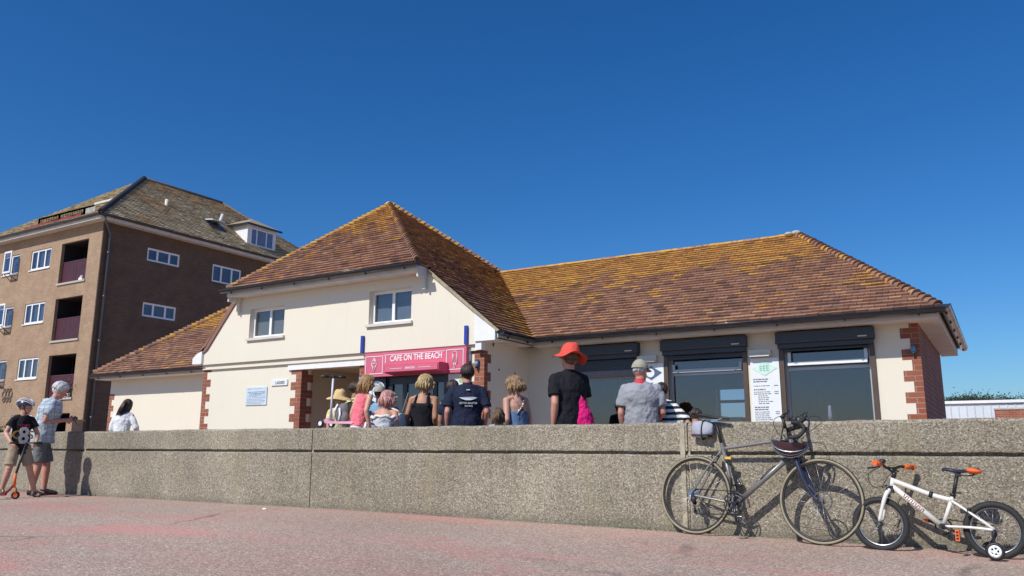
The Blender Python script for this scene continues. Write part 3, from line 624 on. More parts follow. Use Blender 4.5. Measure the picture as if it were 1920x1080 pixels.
mb = MB(); bonnets(mb, (-20.4, 12.44, 2.64), (-17.85, 15.0, 4.71), 34, .10, .075, lambda p, a, b: .25 + .3 * a, seed=9); mb.obj('hip_bonnet_tiles', ['tile'], rl)
# small wall fittings
for (x, y, z) in ((-1.0, YC - .03, 2.09), (-7.35, YG + .06, 2.08), (-9.86, YG + .06, 1.93)):
    g = MB(); g.tube([(x, y, z - .045), (x, y, z + .045)], [.032, .032], 12); g.tube([(x, y - .02, z - .075), (x, y - .02, z - .045)], [.018, .026], 10, 1); g.box(x - .035, x + .035, y + .0, y + .04, z + .045, z + .06, 1)
    tag(g.obj('wall_lamp', ['lamp', 'gutter'], None, (x, y, z)), {-1.0: 'small blue lamp on the brick corner at the right end of the cafe', -7.35: 'small blue glass lamp on the brick pillar right of the pink shop sign', -9.86: 'small blue glass lamp on the brick pillar left of the pink shop sign'}[x], 'lamp', 'lamps on the brick pillars')
g = MB(); g.box(-7.62, -7.49, YG + .04, YG + .097, 2.17, 2.33); tag(g.obj('alarm_box', 'white', None, (-7.55, YG + .05, 2.2)), 'white alarm box between the pink sign and the right brick pillar', 'alarm box')
g = MB(); g.box(-9.84, -9.70, YG + .06, YG + .094, 1.62, 1.90); tag(g.obj('wall_notice', 'white', None, (-9.77, YG + .08, 1.7)), 'narrow white notice on the brick pillar left of the shop door', 'notice')
g = MB(); g.tube([(-14.45, YL - .001, 2.27), (-14.45, YL - .07, 2.27)], [.05, .06], 12); tag(g.obj('floodlight', 'gutter', None, (-14.45, YL, 2.27)), 'small dark round lamp on the cream wall beside the left gable corner', 'lamp')
for x, z in ((-9.77, 2.545), (-7.51, 2.56)):
    g = MB(); g.box(x - .028, x + .028, YG - .05, YG - .001, z - .155, z + .155); g.box(x - .045, x - .028, YG - .03, YG - .001, z - .145, z + .145, 1)
    tag(g.obj('blue_bracket', ['blue', 'white'], None, (x, YG, z - .17)), 'blue upright bracket above the left end of the pink shop sign' if x < -9 else 'blue upright bracket above the right end of the pink shop sign', 'bracket', 'blue brackets above the shop sign')
g = MB()
for (y, z) in ((11.5, 2.02), (12.02, 2.0), (11.45, 1.35), (12.1, 1.3)): g.tube([(-7.232, y, z), (-7.215, y, z)], .014, 8)
g.obj('wall_plugs', 'gutter', cafe)
# ---- shop front
shop = root('shopfront', 'dark framed cafe doorway under the pink sign with a navy side panel', 'shopfront', (-8.6, YG + .2, 0))
g = MB(); g.box(-9.68, -9.29, YG + .08, YG + .12, 0, 1.93); g.obj('navy_panel', 'navy_panel', shop)
g = MB(); g.box(-9.28, -9.18, YG + .14, YG + .22, 0, 2.1); g.box(-8.02, -7.93, YG + .08, YG + .22, 0, 2.1); g.box(-9.18, -8.02, YG + .14, YG + .2, 1.82, 2.1); g.box(-8.96, -8.86, YG + .15, YG + .2, 0, 1.819); g.box(-9.18, -8.02, YG + .15, YG + .2, .88, .97)
g.box(-8.30, -8.22, YG + .15, YG + .2, .971, 1.819)
f = g.obj('door_frame', 'shutter', shop)
g = MB(); g.box(-9.178, -8.022, YG + .17, YG + .175, .0, 1.82); g.obj('pane', 'glass', f)
g = MB(); g.box(-9.3, -7.8, 12.6, 12.7, 0, 2.2); g.box(-9.3, -9.2, YG + .36, 12.6, 0, 2.2); g.box(-7.9, -7.8, YG + .36, 12.6, 0, 2.2); g.box(-9.2, -7.9, YG + .36, 12.6, 2.12, 2.2); g.box(-9.15, -8.0, YG + .6, YG + .65, 0, 1.0)
g.box(-8.9, -8.6, 12.3, 12.59, .9, 1.6); g.obj('shop_interior', 'dark_room', shop)
g = MB(); g.box(-7.925, -7.51, YG + .07, YG + .1, 0, 1.94); f = g.obj('poster_board', 'paper', shop)
g = MB(); rr = random.Random(3)
for i in range(26):
    x = -7.88 + rr.random() * .3; z = 1.3 + rr.random() * .56; g.box(x, x + .02 + rr.random() * .05, YG + .0675 - i * 1e-4, YG + .0695, z, z + .012 + rr.random() * .02)
g.obj('poster_print', 'ink_green', f); g = MB(); g.box(-7.68, -7.6, YG + .066, YG + .069, 1.80, 1.87); g.obj('poster_print', 'lime', f)
sg = root('shop_sign', 'pink fascia sign with white lettering and ice-lolly drawings over the cafe doorway', 'sign', (-8.6, YG, 2.1))
g = MB(); g.box(-9.70, -7.50, YG - .03, YG + .07, 1.95, 2.37); g.obj('sign_board', 'pink', sg)
g = MB(); t = .012; y0, y1 = YG - .038, YG - .031
def fr_(x0, x1, z0, z1):
    g.box(x0, x1, y0, y1, z0, z0 + t); g.box(x0, x1, y0, y1, z1 - t, z1); g.box(x0, x0 + t, y0, y1, z0 + t, z1 - t); g.box(x1 - t, x1, y0, y1, z0 + t, z1 - t)
fr_(-9.67, -9.27, 1.995, 2.315); fr_(-7.90, -7.55, 1.995, 2.335); g.box(-9.25, -7.93, y0, y1, 2.315, 2.325)
g.box(-9.22, -9.205, y0, y1, 2.18, 2.31)
g.obj('white_border', 'sign_white', sg)
g = MB()
def line(pts, r=.006, close=True):
    pts = [(x, y0, z) for x, z in pts]; pts = pts + [pts[0]] if close else pts
    for a, b in zip(pts[:-1], pts[1:]): g.tube([a, b], r, 6)
line([(-9.47, 2.285), (-9.41, 2.19), (-9.47, 2.03), (-9.53, 2.19)]); line([(-9.50, 2.20), (-9.47, 2.25), (-9.44, 2.20), (-9.47, 2.17)]); line([(-9.53, 2.19), (-9.41, 2.19)], close=False); line([(-9.49, 2.12), (-9.45, 2.12)], close=False)
line([(-7.77, 2.10), (-7.77, 2.26), (-7.755, 2.29), (-7.725, 2.305), (-7.695, 2.29), (-7.68, 2.26), (-7.68, 2.10)]); line([(-7.74, 2.10), (-7.74, 2.04), (-7.725, 2.025), (-7.71, 2.04), (-7.71, 2.10)], close=False); line([(-7.745, 2.26), (-7.745, 2.15), (-7.72, 2.15)], .004, False)
g.obj('lolly_drawings', 'sign_white', sg)
text('CAFE ON THE BEACH', (-8.55, YG - .034, 2.255), 1.12, .105, 'sign_white', sg, 'lettering', bold=.02)
cn = root('shutter_canopy', 'crimson box canopy with small white lettering below the shop sign', 'canopy', (-8.5, YG, 2))
g = MB(); g.prism([(-9.02, YG - .034, 2.115), (-9.02, YG - .27, 2.115), (-9.02, YG - .30, 2.095), (-9.02, YG - .29, 1.975), (-9.02, YG - .034, 1.95)], (1.16, 0, 0)); g.obj('canopy_box', 'pink_dark', cn)
g = MB(); g.box(-9.0, -7.88, YG - .306, YG - .3005, 1.99, 2.09); g.obj('canopy_face', 'pink', cn)
text('SNACKS', (-8.45, YG - .308, 2.04), .20, .035, 'sign_white', cn, 'lettering', bold=.02)
g = MB(); g.box(-8.88, -8.62, YG - .309, YG - .306, 2.037, 2.043); g.box(-8.28, -8.02, YG - .309, YG - .306, 2.037, 2.043); g.obj('lettering', 'sign_white', cn)
# round badge on the navy panel
bd = root('round_badge_sign', 'round white badge with dark rim lettering on the navy panel', 'sign', (-9.45, YG + .07, 1.5))
g = MB(); g.cyl((-9.47, YG + .07, 1.70), (0, 1, 0), .185, .012, 40, 0, False); g.obj('badge_disc', 'paper', bd)
g = MB(); g.cyl((-9.47, YG + .063, 1.70), (0, 1, 0), .115, .006, 32, 0, False); g.obj('badge_centre', 'ink_blue', bd)
g = MB(); g.cyl((-9.47, YG + .059, 1.70), (0, 1, 0), .095, .006, 32, 0, False); g.obj('badge_centre_disc', 'paper', bd)
g = MB()
for i in range(11):
    a = R(160 - i * 14); c = Vector((-9.47 + math.cos(a) * .15, YG + .062, 1.70 + math.sin(a) * .15)); rd = Vector((math.cos(a), 0, math.sin(a))); tn = Vector((math.sin(a), 0, -math.cos(a)))
    g.obox(c - tn * .009, rd * .018, tn * .004, (0, .002, 0)); 
    if i % 2: g.obox(c + tn * .004, rd * .004, tn * .012, (0, .0022, 0)); g.obox(c + tn * .009, rd * .018, tn * .0035, (0, .0018, 0))
    else: g.obox(c + rd * .014, rd * .004, tn * .012, (0, .0022, 0)); g.obox(c - rd * .012, rd * .004, tn * .012, (0, .0022, 0))
g.obj('badge_lettering', 'ink_blue', bd)
# notices on the gable wall
nt_ = root('wall_sign', 'small white sign lettered LADIES beside the porch', 'sign', (-11.93, YG + .09, 1.9))
g = MB(); g.box(-12.17, -11.73, YG + .075, YG + .098, 1.90, 2.01); g.obj('sign_plate', 'paper', nt_); text('LADIES', (-11.92, YG + .073, 1.955), .24, .055, 'ink', nt_, 'lettering')
nb = root('notice_board', 'square pale blue-white printed notice on the cream wall left of the porch', 'sign', (-12.57, YG + .09, 1.5))
g = MB(); g.box(-12.87, -12.28, YG + .08, YG + .098, 1.54, 1.89); g.obj('notice_plate', plain('pale_blue_notice', (.55, .64, .72), .5), nb)
g = MB(); rr = random.Random(8)
for r_ in range(11):
    z = 1.86 - r_ * .029 - (.03 if r_ > 0 else 0); x = -12.82 + (.05 if r_ in (2, 3) else 0); hh = .012 if r_ in (1, 2, 3) else .006
    if z < 1.56: break
    while x < -12.34 - (.1 if r_ % 3 == 0 else 0): ww = .02 + rr.random() * .05; g.box(x, x + ww, YG + .0775, YG + .0795, z - hh, z); x += ww + .015
g.obj('notice_print', 'ink_blue', nb)
# menu boards between the wing windows
def menu(x0, x1, z1, inkd, label, blue):
    mr = root('menu_board', label, 'menu board', ((x0 + x1) / 2, YC - .02, .9), 'menu boards between the windows')
    g = MB(); g.box(x0, x1, YC - .035, YC - .002, .95, z1); g.obj('board', 'paper', mr)
    g = MB(); g.box(x0 - .004, x1 - .1, YC - .10, YC - .002, z1 + .03, z1 + .125); g.box(x0 + .02, x1 - .12, YC - .13, YC - .101, z1 + .02, z1 + .05); g.obj('menu_light_box', 'offwhite', mr)
    cx, cz = (x0 + x1) / 2, z1 - .155; g = MB(); y = YC - .041
    a, b = (.185, .115)
    for s_ in ((1.0,) if blue else (1.0,)):
        g.prism([(cx - a * s_, y, cz), (cx, y, cz - b * s_), (cx + a * s_, y, cz), (cx, y, cz + b * s_)], (0, .005, 0))
    g.obj('menu_logo', plain('pale_logo_print', (.07, .11, .22) if blue else (.55, .74, .66), .6), mr)
    g = MB()
    if blue: g.cyl((cx - .01, y - .003, cz), (0, 1, 0), .07, .004, 24)
    else:
        for k_ in range(3): g.box(cx - .075 + k_ * .05, cx - .062 + k_ * .05, y - .003, y - .001, cz - .04, cz + .04); g.box(cx - .061 + k_ * .05, cx - .037 + k_ * .05, y - .003, y - .001, cz + .028, cz + .04); g.box(cx - .061 + k_ * .05, cx - .037 + k_ * .05, y - .003, y - .001, cz - .04, cz - .028); g.box(cx - .061 + k_ * .05, cx - .04 + k_ * .05, y - .003, y - .001, cz - .006, cz + .006)
    g.obj('menu_logo_letters', 'paper' if blue else 'ink_green', mr)
    g = MB(); rr = random.Random(int(abs(x0) * 10)); z = cz - .17; k_ = 0
    while z > .97:
        head = k_ in (0, 1, 5, 14, 15); x = x0 + .035 + (.06 if 7 < k_ < 14 else 0); hh = .013 if head else .007; e = x0 + (.27 if not head else .25) - rr.random() * .05
        if k_ not in (2, 4, 13):
            while x < e: ww = .015 + rr.random() * .04; g.box(x, x + ww, y, y + .004, z, z + hh); x += ww + .01
            if k_ in (3, 6, 7, 16, 17): g.box(x1 - .09, x1 - .03, y, y + .004, z, z + .007)
        z -= .034 if head else .029; k_ += 1
    g.obj('menu_print', 'ink', mr)
menu(-3.27, -2.84, 2.08, 'ink_green', 'white menu board with a pale green diamond logo between two shuttered windows', False)
menu(-5.10, -4.67, 2.09, 'ink_blue', 'white menu board with a blue diamond logo behind the man in grey', True)
# things inside the cafe, seen through the right window: a striped doll-like lighthouse ornament
g = MB(); g.tube([(-2.22, YC + .3, 1.15), (-2.22, YC + .3, 1.22), (-2.22, YC + .3, 1.29), (-2.22, YC + .3, 1.36)], [.035, .03, .025, .02], 12); g.tube([(-2.22, YC + .3, 1.36), (-2.22, YC + .3, 1.41)], [.022, .004], 12, 1); g.box(-2.28, -2.16, YC + .25, YC + .36, .9, 1.15, 1)
tag(g.obj('lighthouse_ornament', ['white', 'red_paint'], None, (-2.22, YC + .3, .9)), 'small red and white ornament standing inside the right-hand cafe window', 'ornament')
g = MB(); g.box(-2.75, -1.6, YC + .26, YC + .6, .80, .88); g.box(-4.6, -3.4, YC + .26, YC + .6, .8, .88); g.box(-6.4, -5.2, YC + .26, YC + .6, .8, .88); g.obj('inner_window_shelf', 'dark_room', cafe)

# what the wing windows let one see: counter, tables, framed pictures, strip lights
for (x0, x1, y0, y1, z0, z1, m, nm) in ((-2.6, -1.3, 15.2, 15.7, 0, 1.15, 'guide', 'inner_counter'), (-6.9, -5.4, 15.6, 16.2, 0, 1.1, 'shutter', 'inner_counter'), (-2.2, -1.75, 16.60, 16.64, 1.35, 1.85, 'navy_panel', 'wall_picture'), (-3.6, -3.1, 16.60, 16.64, 1.3, 1.9, 'red_paint', 'wall_picture'), (-6.3, -5.7, 16.60, 16.64, 1.35, 1.8, 'guide', 'wall_picture'), (-1.18, -1.163, 14.0, 14.9, 1.3, 1.9, 'blind', 'wall_picture'), (-2.25, -1.60, 13.6, 14.0, 0, 1.52, 'navy_panel', 'drinks_cabinet'), (-1.95, -1.75, 13.0, 13.3, .88, 1.16, 'red_paint', 'till_box'), (-4.1, -3.6, 13.0, 13.3, .88, 1.22, 'shutter', 'till_box')):
    g = MB(); g.box(x0, x1, y0, y1, z0, z1)
    if 'crate' in nm:
        for k in range(4): g.tube([(x0 + .05 + k * .08, (y0 + y1) / 2, z1), (x0 + .05 + k * .08, (y0 + y1) / 2, z1 + .12)], [.025, .012], 8)
    if nm == 'inner_counter': g.box(x0 - .05, x1 + .05, y0 - .05, y1 + .05, z1 + .001, z1 + .04)
    if nm == 'wall_picture' and x1 - x0 > .1: g.box(x0 + .04, x1 - .04, y0 - .005, y0 - .001, z0 + .04, z1 - .04)
    g.obj(nm, m, cafe)
# weeds and grit along the foot of the wall
wd = root('wall_foot_weeds', 'tiny tufts of green weed growing along the foot of the grey wall', 'weeds', (-4.5, YW - .02, -.02)); wd['kind'] = 'stuff'; g = MB(); rr = random.Random(77)
for t_ in range(26):
    x = rr.uniform(-12, 1.5) if t_ % 3 else rr.uniform(-4.4, -2.8)
    for k in range(rr.randint(4, 16)):
        b_ = Vector((x + rr.gauss(0, .05), YW - .012 - rr.random() * .02, gz(x))); d = Vector((rr.uniform(-1, 1), rr.uniform(-1, .2), rr.uniform(.4, 1.4))).normalized() * rr.uniform(.01, .035); w_ = Vector((.003, 0, 0)); g.poly([b_ - w_, b_ + w_, b_ + d])
g.obj('weed_blades', 'hedge', wd)
gr = MB()
for k in range(900):
    x = rr.uniform(-13, 1.5); y = YW - .02 - abs(rr.gauss(0, .05)) - (rr.random() * 3.5 if k % 7 == 0 else 0); r_ = rr.uniform(.0015, .006); gr.ell((x, y, gz(x) + r_ * .5), (r_, r_ * rr.uniform(.6, 1), r_ * .7), nu=6, nv=4)
tag(gr.obj('grit', 'conc_pale'), 'loose pale grit and small stones lying along the foot of the wall', 'grit', kind='stuff')
# ------------------------------------------------------------------ the block of flats
XA, YA = -35.6, 21.4
ap = root('apartment_block', 'tan brick block of flats with balconies and a weathered hipped roof', 'building', (-41, 28, 0))
mb = MB(); mb.box(-46.7, XA, YA, 36.2, 0, 11.25)
# the sunny street face and the shaded side are the same body; the side's shade is put into a darker brick colour
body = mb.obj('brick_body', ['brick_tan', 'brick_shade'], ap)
BZ = [(.2, 2.28), (2.98, 5.03), (5.72, 7.79), (8.53, 10.56)]
bz = [(-38.92, -36.66, YA - .5, YA + 1.35, a, b) for a, b in BZ]
WZ = [(1.25, 2.27), (4.0, 5.03), (6.74, 7.78), (9.50, 10.53)]
wz = [(-41.62, -39.83, YA - .5, YA + .2, a, b) for a, b in WZ] + [(-44.25, -42.72, YA - .5, YA + .2, a, b) for a, b in WZ]
SW = [(23.80, 25.65, 9.83, 10.49), (27.70, 29.60, 9.48, 10.43), (23.82, 25.69, 7.04, 7.74), (28.0, 29.2, 6.2, 7.25), (23.82, 25.69, 4.2, 5.0)]
bake(body, bz + wz + [(XA - .2, XA + .5, a, b, c, d) for a, b, c, d in SW])
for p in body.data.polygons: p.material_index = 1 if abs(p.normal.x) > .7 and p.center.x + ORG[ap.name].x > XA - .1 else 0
for i, (a, b) in enumerate(BZ):
    x0, x1 = -38.92, -36.66
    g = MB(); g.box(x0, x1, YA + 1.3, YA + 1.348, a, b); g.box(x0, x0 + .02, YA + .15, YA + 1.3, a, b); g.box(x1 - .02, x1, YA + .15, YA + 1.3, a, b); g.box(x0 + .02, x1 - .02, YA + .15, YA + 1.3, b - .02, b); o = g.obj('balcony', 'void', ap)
    g = MB(); xm = (x0 + x1) / 2; g.box(x0 + .01, xm - .03, YA + .16, YA + .19, a + .08, a + 1.05); g.box(xm + .03, x1 - .01, YA + .16, YA + .19, a + .08, a + 1.05); objs(g, 'balustrade_panel', 'maroon', o)
    g = MB(); g.box(x0, x1, YA + .15, YA + .20, a + 1.06, a + 1.11); g.box(xm - .025, xm + .025, YA + .15, YA + .20, a + .02, a + 1.05)
    for k in range(4): g.tube([(x0 + .12 + k * .02, YA + 1.1, a), (x0 + .12 + k * .02, YA + 1.1, b)], .012, 6)
    g.obj('balustrade_rail', plain('dark_red_rail', (.085, .03, .035), .5), o)
    g = MB(); g.box(x0 - .05, x1 + .05, YA - .06, YA + .16, a - .08, a + .015); g.obj('balcony_sill', 'conc_pale', o)
    g = MB(); g.box(x0 + .5, x1 - .35, YA + 1.24, YA + 1.298, a + .1, b - .2); g.obj('balcony_door', 'glass', o)
g = MB(); g.box(-37.2, -36.9, YA + .0, YA + .14, 8.56, 8.66); g.tube([(-37.15, YA + .05, 8.66), (-37.0, YA + .05, 8.76)], .05, 8); tag(g.obj('planter', 'white', None, (-37, YA, 8.55)), 'small white planter on the sill of the top balcony of the flats', 'planter')
pl = root('potted_plant', 'leafy pot plant on the flats balcony behind the older man', 'plant', (-37.1, YA + .05, 2.99))
g = MB(); g.tube([(-37.1, YA + .05, 3.0), (-37.1, YA + .05, 3.18)], [.14, .18], 12); g.obj('pot', 'white', pl)
g = MB(); rr = random.Random(2)
for i in range(160):
    c = Vector((-37.1 + rr.gauss(0, .28), YA + .02 + rr.gauss(0, .1), 3.45 + rr.gauss(0, .2))); d = Vector((rr.uniform(-1, 1), rr.uniform(-1, 1), rr.uniform(-1, 1))).normalized(); e = d.orthogonal().normalized()
    g.poly([c - d * .05, c + e * .025, c + d * .05, c - e * .025])
g.obj('leaves', 'leaf', pl)
for i, (a, b) in enumerate(WZ):
    window(ap, ('y', YA), -41.62, -39.83, a, b, (1, 1.15, 1), .09, .04, curtain=[(.12, .30, 0.05, .97), (.38, .62, .05, .97), (.72, .93, .05, .97)], sillmat='white')
    window(ap, ('y', YA), -44.25, -42.72, a, b, (1, 1), .08, .04, curtain=[(.55, .75, .05, .97)])
    if i in (2, 3, 1):   # the right casement stands open
        g = MB(); x0, x1 = -43.45, -42.74; y0, y1 = YA - .40, YA - .36
        g.box(x0, x0 + .09, y0, y1, a - .02, b + .1); g.box(x1 - .09, x1, y0, y1, a - .02, b + .1); g.box(x0 + .09, x1 - .09, y0, y1, a - .02, a + .07); g.box(x0 + .09, x1 - .09, y0, y1, b + .01, b + .1); o = g.obj('open_casement', 'upvc', ap)
        g = MB(); g.box(x0 + .09, x1 - .09, y0 + .015, y0 + .02, a + .07, b + .01); g.obj('pane', 'glass', o)
        g = MB(); g.tube([(x0 + .1, YA, a - .35), (x0 + .15, y0, a - .03)], .02, 6, 0); g.tube([(x1 - .1, YA, a - .35), (x1 - .15, y0, a - .03)], .02, 6, 0); g.obj('casement_stay', 'bark', o)
for a, b, c, d in SW: window(ap, ('x', XA), a, b, c, d, (1, 1.15, 1), .09, .03, sill=False, curtain=[(.06, .94, .72, .95)], fmat=M['upvc'])
# emblem of wrought rings on the brick face
g = MB()
for k, x in enumerate((-42.5, -42.22, -41.95)): g.torus((x, YA - .03, 3.30), (0, 1, 0), .17, .022, 20, 6); g.torus((x, YA - .03, 3.02), (0, 1, 0), .10, .02, 16, 6); g.torus((x, YA - .03, 3.52), (0, 1, 0), .07, .02, 16, 6)
tag(g.obj('wall_emblem', plain('grey_wrought_emblem', (.17, .12, .09), .6), None, (-42.2, YA, 3.2)), 'grey wrought emblem of linked rings on the tan brick flats', 'emblem')
# eaves
ez = 11.25
g = MB(); g.box(-47.1, XA + .42, YA - .42, 36.6, ez, ez + .03); g.obj('soffit', 'offwhite', ap)
g = MB(); g.box(-47.12, XA + .44, YA - .45, YA - .42, ez - .02, ez + .21); g.box(XA + .42, XA + .45, YA - .42, 36.6, ez - .02, ez + .21); g.obj('fascia', 'offwhite', ap)
gutter(ap, (-47.2, YA - .53, ez + .20), (XA + .52, YA - .53, ez + .20), .085, every=2.2); gutter(ap, (XA + .53, YA - .5, ez + .20), (XA + .53, 36.7, ez + .20), .085, every=2.2)
g = MB(); g.tube([(XA + .5, YA - .3, ez + .15), (XA + .12, YA + .18, ez - .35), (XA + .10, YA + .32, ez - .6), (XA + .10, YA + .32, .1)], .055, 10)
for z in (9.7, 7.6, 5.5, 4.1, 2.0): g.tube([(XA + .10, YA + .32, z), (XA + .10, YA + .32, z + .12)], .07, 10)
g.obj('downpipe', 'pipe', ap)
g = MB(); g.box(XA - .01, XA + .05, YA + .0, YA + .14, 0, ez - .03); g.obj('shaded_corner_strip', 'brick_shade', ap)  # shadowed strip at the corner, its shade put into the darkened brick colour
# roof
e0 = ez + .24; A1 = (-40.6, 26.5, 15.72); A2 = (-40.6, 31.9, 15.72); xr, xl, yf, yb = XA + .5, -46.9 + .2, YA - .5, 36.9
def lich_apt(p, u, v): h = v / 6.4; return .62 * sm(.6, 1.0, h + .25 * nz(p.y, v, .5, 3)) + .6 * sm(.15, .5, nz(p.y, v, .45, 7)) + .12 + (.3 if p.y > 32 else 0)
def lich_aptf(p, u, v): return .15 + .4 * sm(.2, .6, nz(p.x, v, .5, 9))
mb = MB(); tiles(mb, [(xr, yf, e0), (xr, yb, e0), A2, A1], (0, 1, 0), .20, .30, lich_apt, thick=.04, seed=41, jit=.02)
ar = mb.obj('roof', ['tile_grey', 'underlay'], ap)
mb = MB(); tiles(mb, [(xl, yf, e0), (xr, yf, e0), A1], (1, 0, 0), .20, .30, lich_aptf, thick=.03, seed=42, jit=.02)
mb.poly([(xl, yf, e0), A1, A2, (xl, yb, e0)], 0, (.4, .2, .5)); mb.poly([(xl, yb, e0), A2, (xr, yb, e0)], 0, (.4, .3, .5)); mb.obj('front_roof_slope', ['tile_grey', 'underlay'], ap)
g = MB(); h0, h1 = Vector((xr, yf, e0 + .04)), Vector(A1) + Vector((0, 0, .07)); g.tube([h0, h1], .14, 8); g.obj('lead_hip', 'lead', ar)
g = MB(); g.tube([Vector(A1) + Vector((0, 0, .05)), Vector(A2) + Vector((0, 0, .05))], .10, 8); g.tube([Vector(A2) + Vector((0, 0, .04)), (xr, yb, e0 + .04)], .09, 8); g.obj('ridge_capping', plain('slate_ridge', (.12, .10, .085), .8, var=.3), ar)
# dormer
dx = -35.95; g = MB()
g.prism([(dx, 30.15, 12.0), (dx, 30.15, 13.35), (-37.7, 30.15, 13.35)], (0, 2.1, 0)); d = g.obj('dormer', 'white', ap)
window(ap, ('x', dx + .06), 30.35, 32.05, 12.15, 13.15, (1, 1.6, 1.2), .07, .02, back=None, sill=True, curtain=[(.05, .2, .05, .95), (.38, .6, .05, .95), (.85, .95, .05, .95)], name='dormer_window')
g = MB(); at = (.4, .35, .5); P = [(dx + .22, 29.98, 13.35), (dx + .22, 32.45, 13.35), (-37.9, 32.6, 13.6), (-37.9, 29.85, 13.4)]
g.poly([P[0], P[1], (-36.9, 31.2, 14.0)], 0, at); g.poly([P[0], (-36.9, 31.2, 14.0), (-38.3, 31.2, 14.0), (-37.9, 29.85, 13.4)], 0, at); g.poly([P[1], (-38.2, 32.6, 13.6), (-38.3, 31.2, 14.0), (-36.9, 31.2, 14.0)], 0, at); g.obj('dormer_roof', ['tile_grey'], ap)
g = MB(); g.box(dx + .18, dx + .25, 29.93, 32.5, 13.25, 13.355); g.box(-37.5, dx + .18, 29.93, 29.99, 13.25, 13.355); g.obj('dormer_gutter', 'gutter', ap)
g = MB(); g.obox((-37.05, 28.75, 13.30), (.35, 0, -.05), (0, .42, 0), (.01, 0, .03)); g.obox((-37.0, 28.75, 13.0), (.4, 0, -.32), (0, .46, 0), (.02, 0, .03), 1); g.obj('skylight', ['metal_white', 'gutter'], ap)
g = MB(); g.tube([(-37.9, 26.2, 13.3), (-37.9, 26.2, 14.0)], .10, 10); g.tube([(-37.9, 29.7, 13.4), (-37.9, 29.9, 14.1)], .10, 10); g.obj('vent_pipe', 'offwhite', ap)
# roof terrace on the front slope: dark rail, red panels
g = MB(); y = 21.18
for x in (-40.85, -39.05, -36.93): g.box(x - .035, x + .035, y - .035, y + .035, 11.5, 12.04)
g.box(-40.89, -36.2, y - .035, y + .035, 12.02, 12.08); g.box(-40.89, -37.0, y - .02, y + .02, 11.78, 11.82)
for k in range(26): g.box(-40.8 + k * .15, -40.785 + k * .15, y - .01, y + .01, 11.6, 12.0); rt = g.obj('terrace_railing', 'void', ap)
g = MB(); rr = random.Random(4); x = -41.8
while x < -37.0: g.obox((x, y - .08, 11.62 + rr.random() * .05), (.10, 0, 0), (0, .05, 0), (0, 0, .10)); x += .215
g.obj('terrace_red_panels', 'red_paint', rt)
g = MB()
for k in range(8): g.box(-36.8 + k * .10, -36.77 + k * .10, y - .01, y + .01, 11.75, 12.0)
g.obj('terrace_bars', 'white', rt)
g = MB(); g.box(-38.6, -36.9, 22.6, 23.0, 12.85, 12.95); g.obj('terrace_roof_edge', 'offwhite', ap)
g = MB(); g.box(-41.0, -38.4, 22.3, 22.4, 11.9, 12.5); g.obj('terrace_back_wall', plain('terrace_wall_tile', (.25, .2, .15), .9), ap)

# ------------------------------------------------------------------ smaller background things
tag((lambda g: (g.box(-35.5, -35.05, 20.6, 21.1, 0, 1.85), g.box(-35.55, -35.0, 20.55, 21.15, 1.851, 1.93), g.obj('garden_pier', 'brick_tan', None, (-35.3, 20.8, 0)))[-1])(MB()), 'short brick garden pier below the corner of the flats', 'pier')
hd = root('hedge', 'low strip of green hedge at the foot of the flats behind the boy', 'hedge', (-43, 20.6, 0))
g = MB(); rr = random.Random(12); g.box(-50, -41.0, 20.4, 20.9, 0, 1.5); g.obj('hedge_stems', 'leaf', hd); g = MB()
for i in range(3000):
    c = Vector((rr.uniform(-50, -40.9), 20.65 + rr.uniform(-.35, .35), rr.uniform(.9, 1.72))); d = Vector((rr.uniform(-1, 1), rr.uniform(-1, 1), rr.uniform(-1, 1))).normalized(); e = d.orthogonal().normalized(); g.poly([c - d * .06, c + e * .03, c + d * .06, c - e * .03])
g.obj('hedge_leaves', 'hedge', hd)
wb = root('flat_roofed_building', 'long pale flat-roofed building far beyond the right end of the cafe', 'building', (2, 42, 0))
g = MB(); g.box(-4.5, 14, 40, 48, 0, 2.70); o = g.obj('wall', 'metal_white', wb)
g = MB(); g.box(-4.6, 14.1, 39.9, 48.1, 2.701, 2.82); g.obj('roof_edge', 'white', wb)
g = MB()
for i in range(60): g.box(-4.4 + i * .3, -4.36 + i * .3, 39.975, 39.999, 0, 2.69)
g.obj('cladding_ribs', plain('cladding_rib', (.50, .55, .60), .5), wb)
g = MB(); g.box(-.34, 9, 38, 38.3, 0, 2.33); g.box(-.36, 9.02, 37.97, 38.33, 2.331, 2.39, 1)
tag(g.obj('brick_wall', ['brick_red', 'conc_pale'], None, (3, 38, 0)), 'distant red brick wall with pale coping in front of the pale flat-roofed building', 'wall')
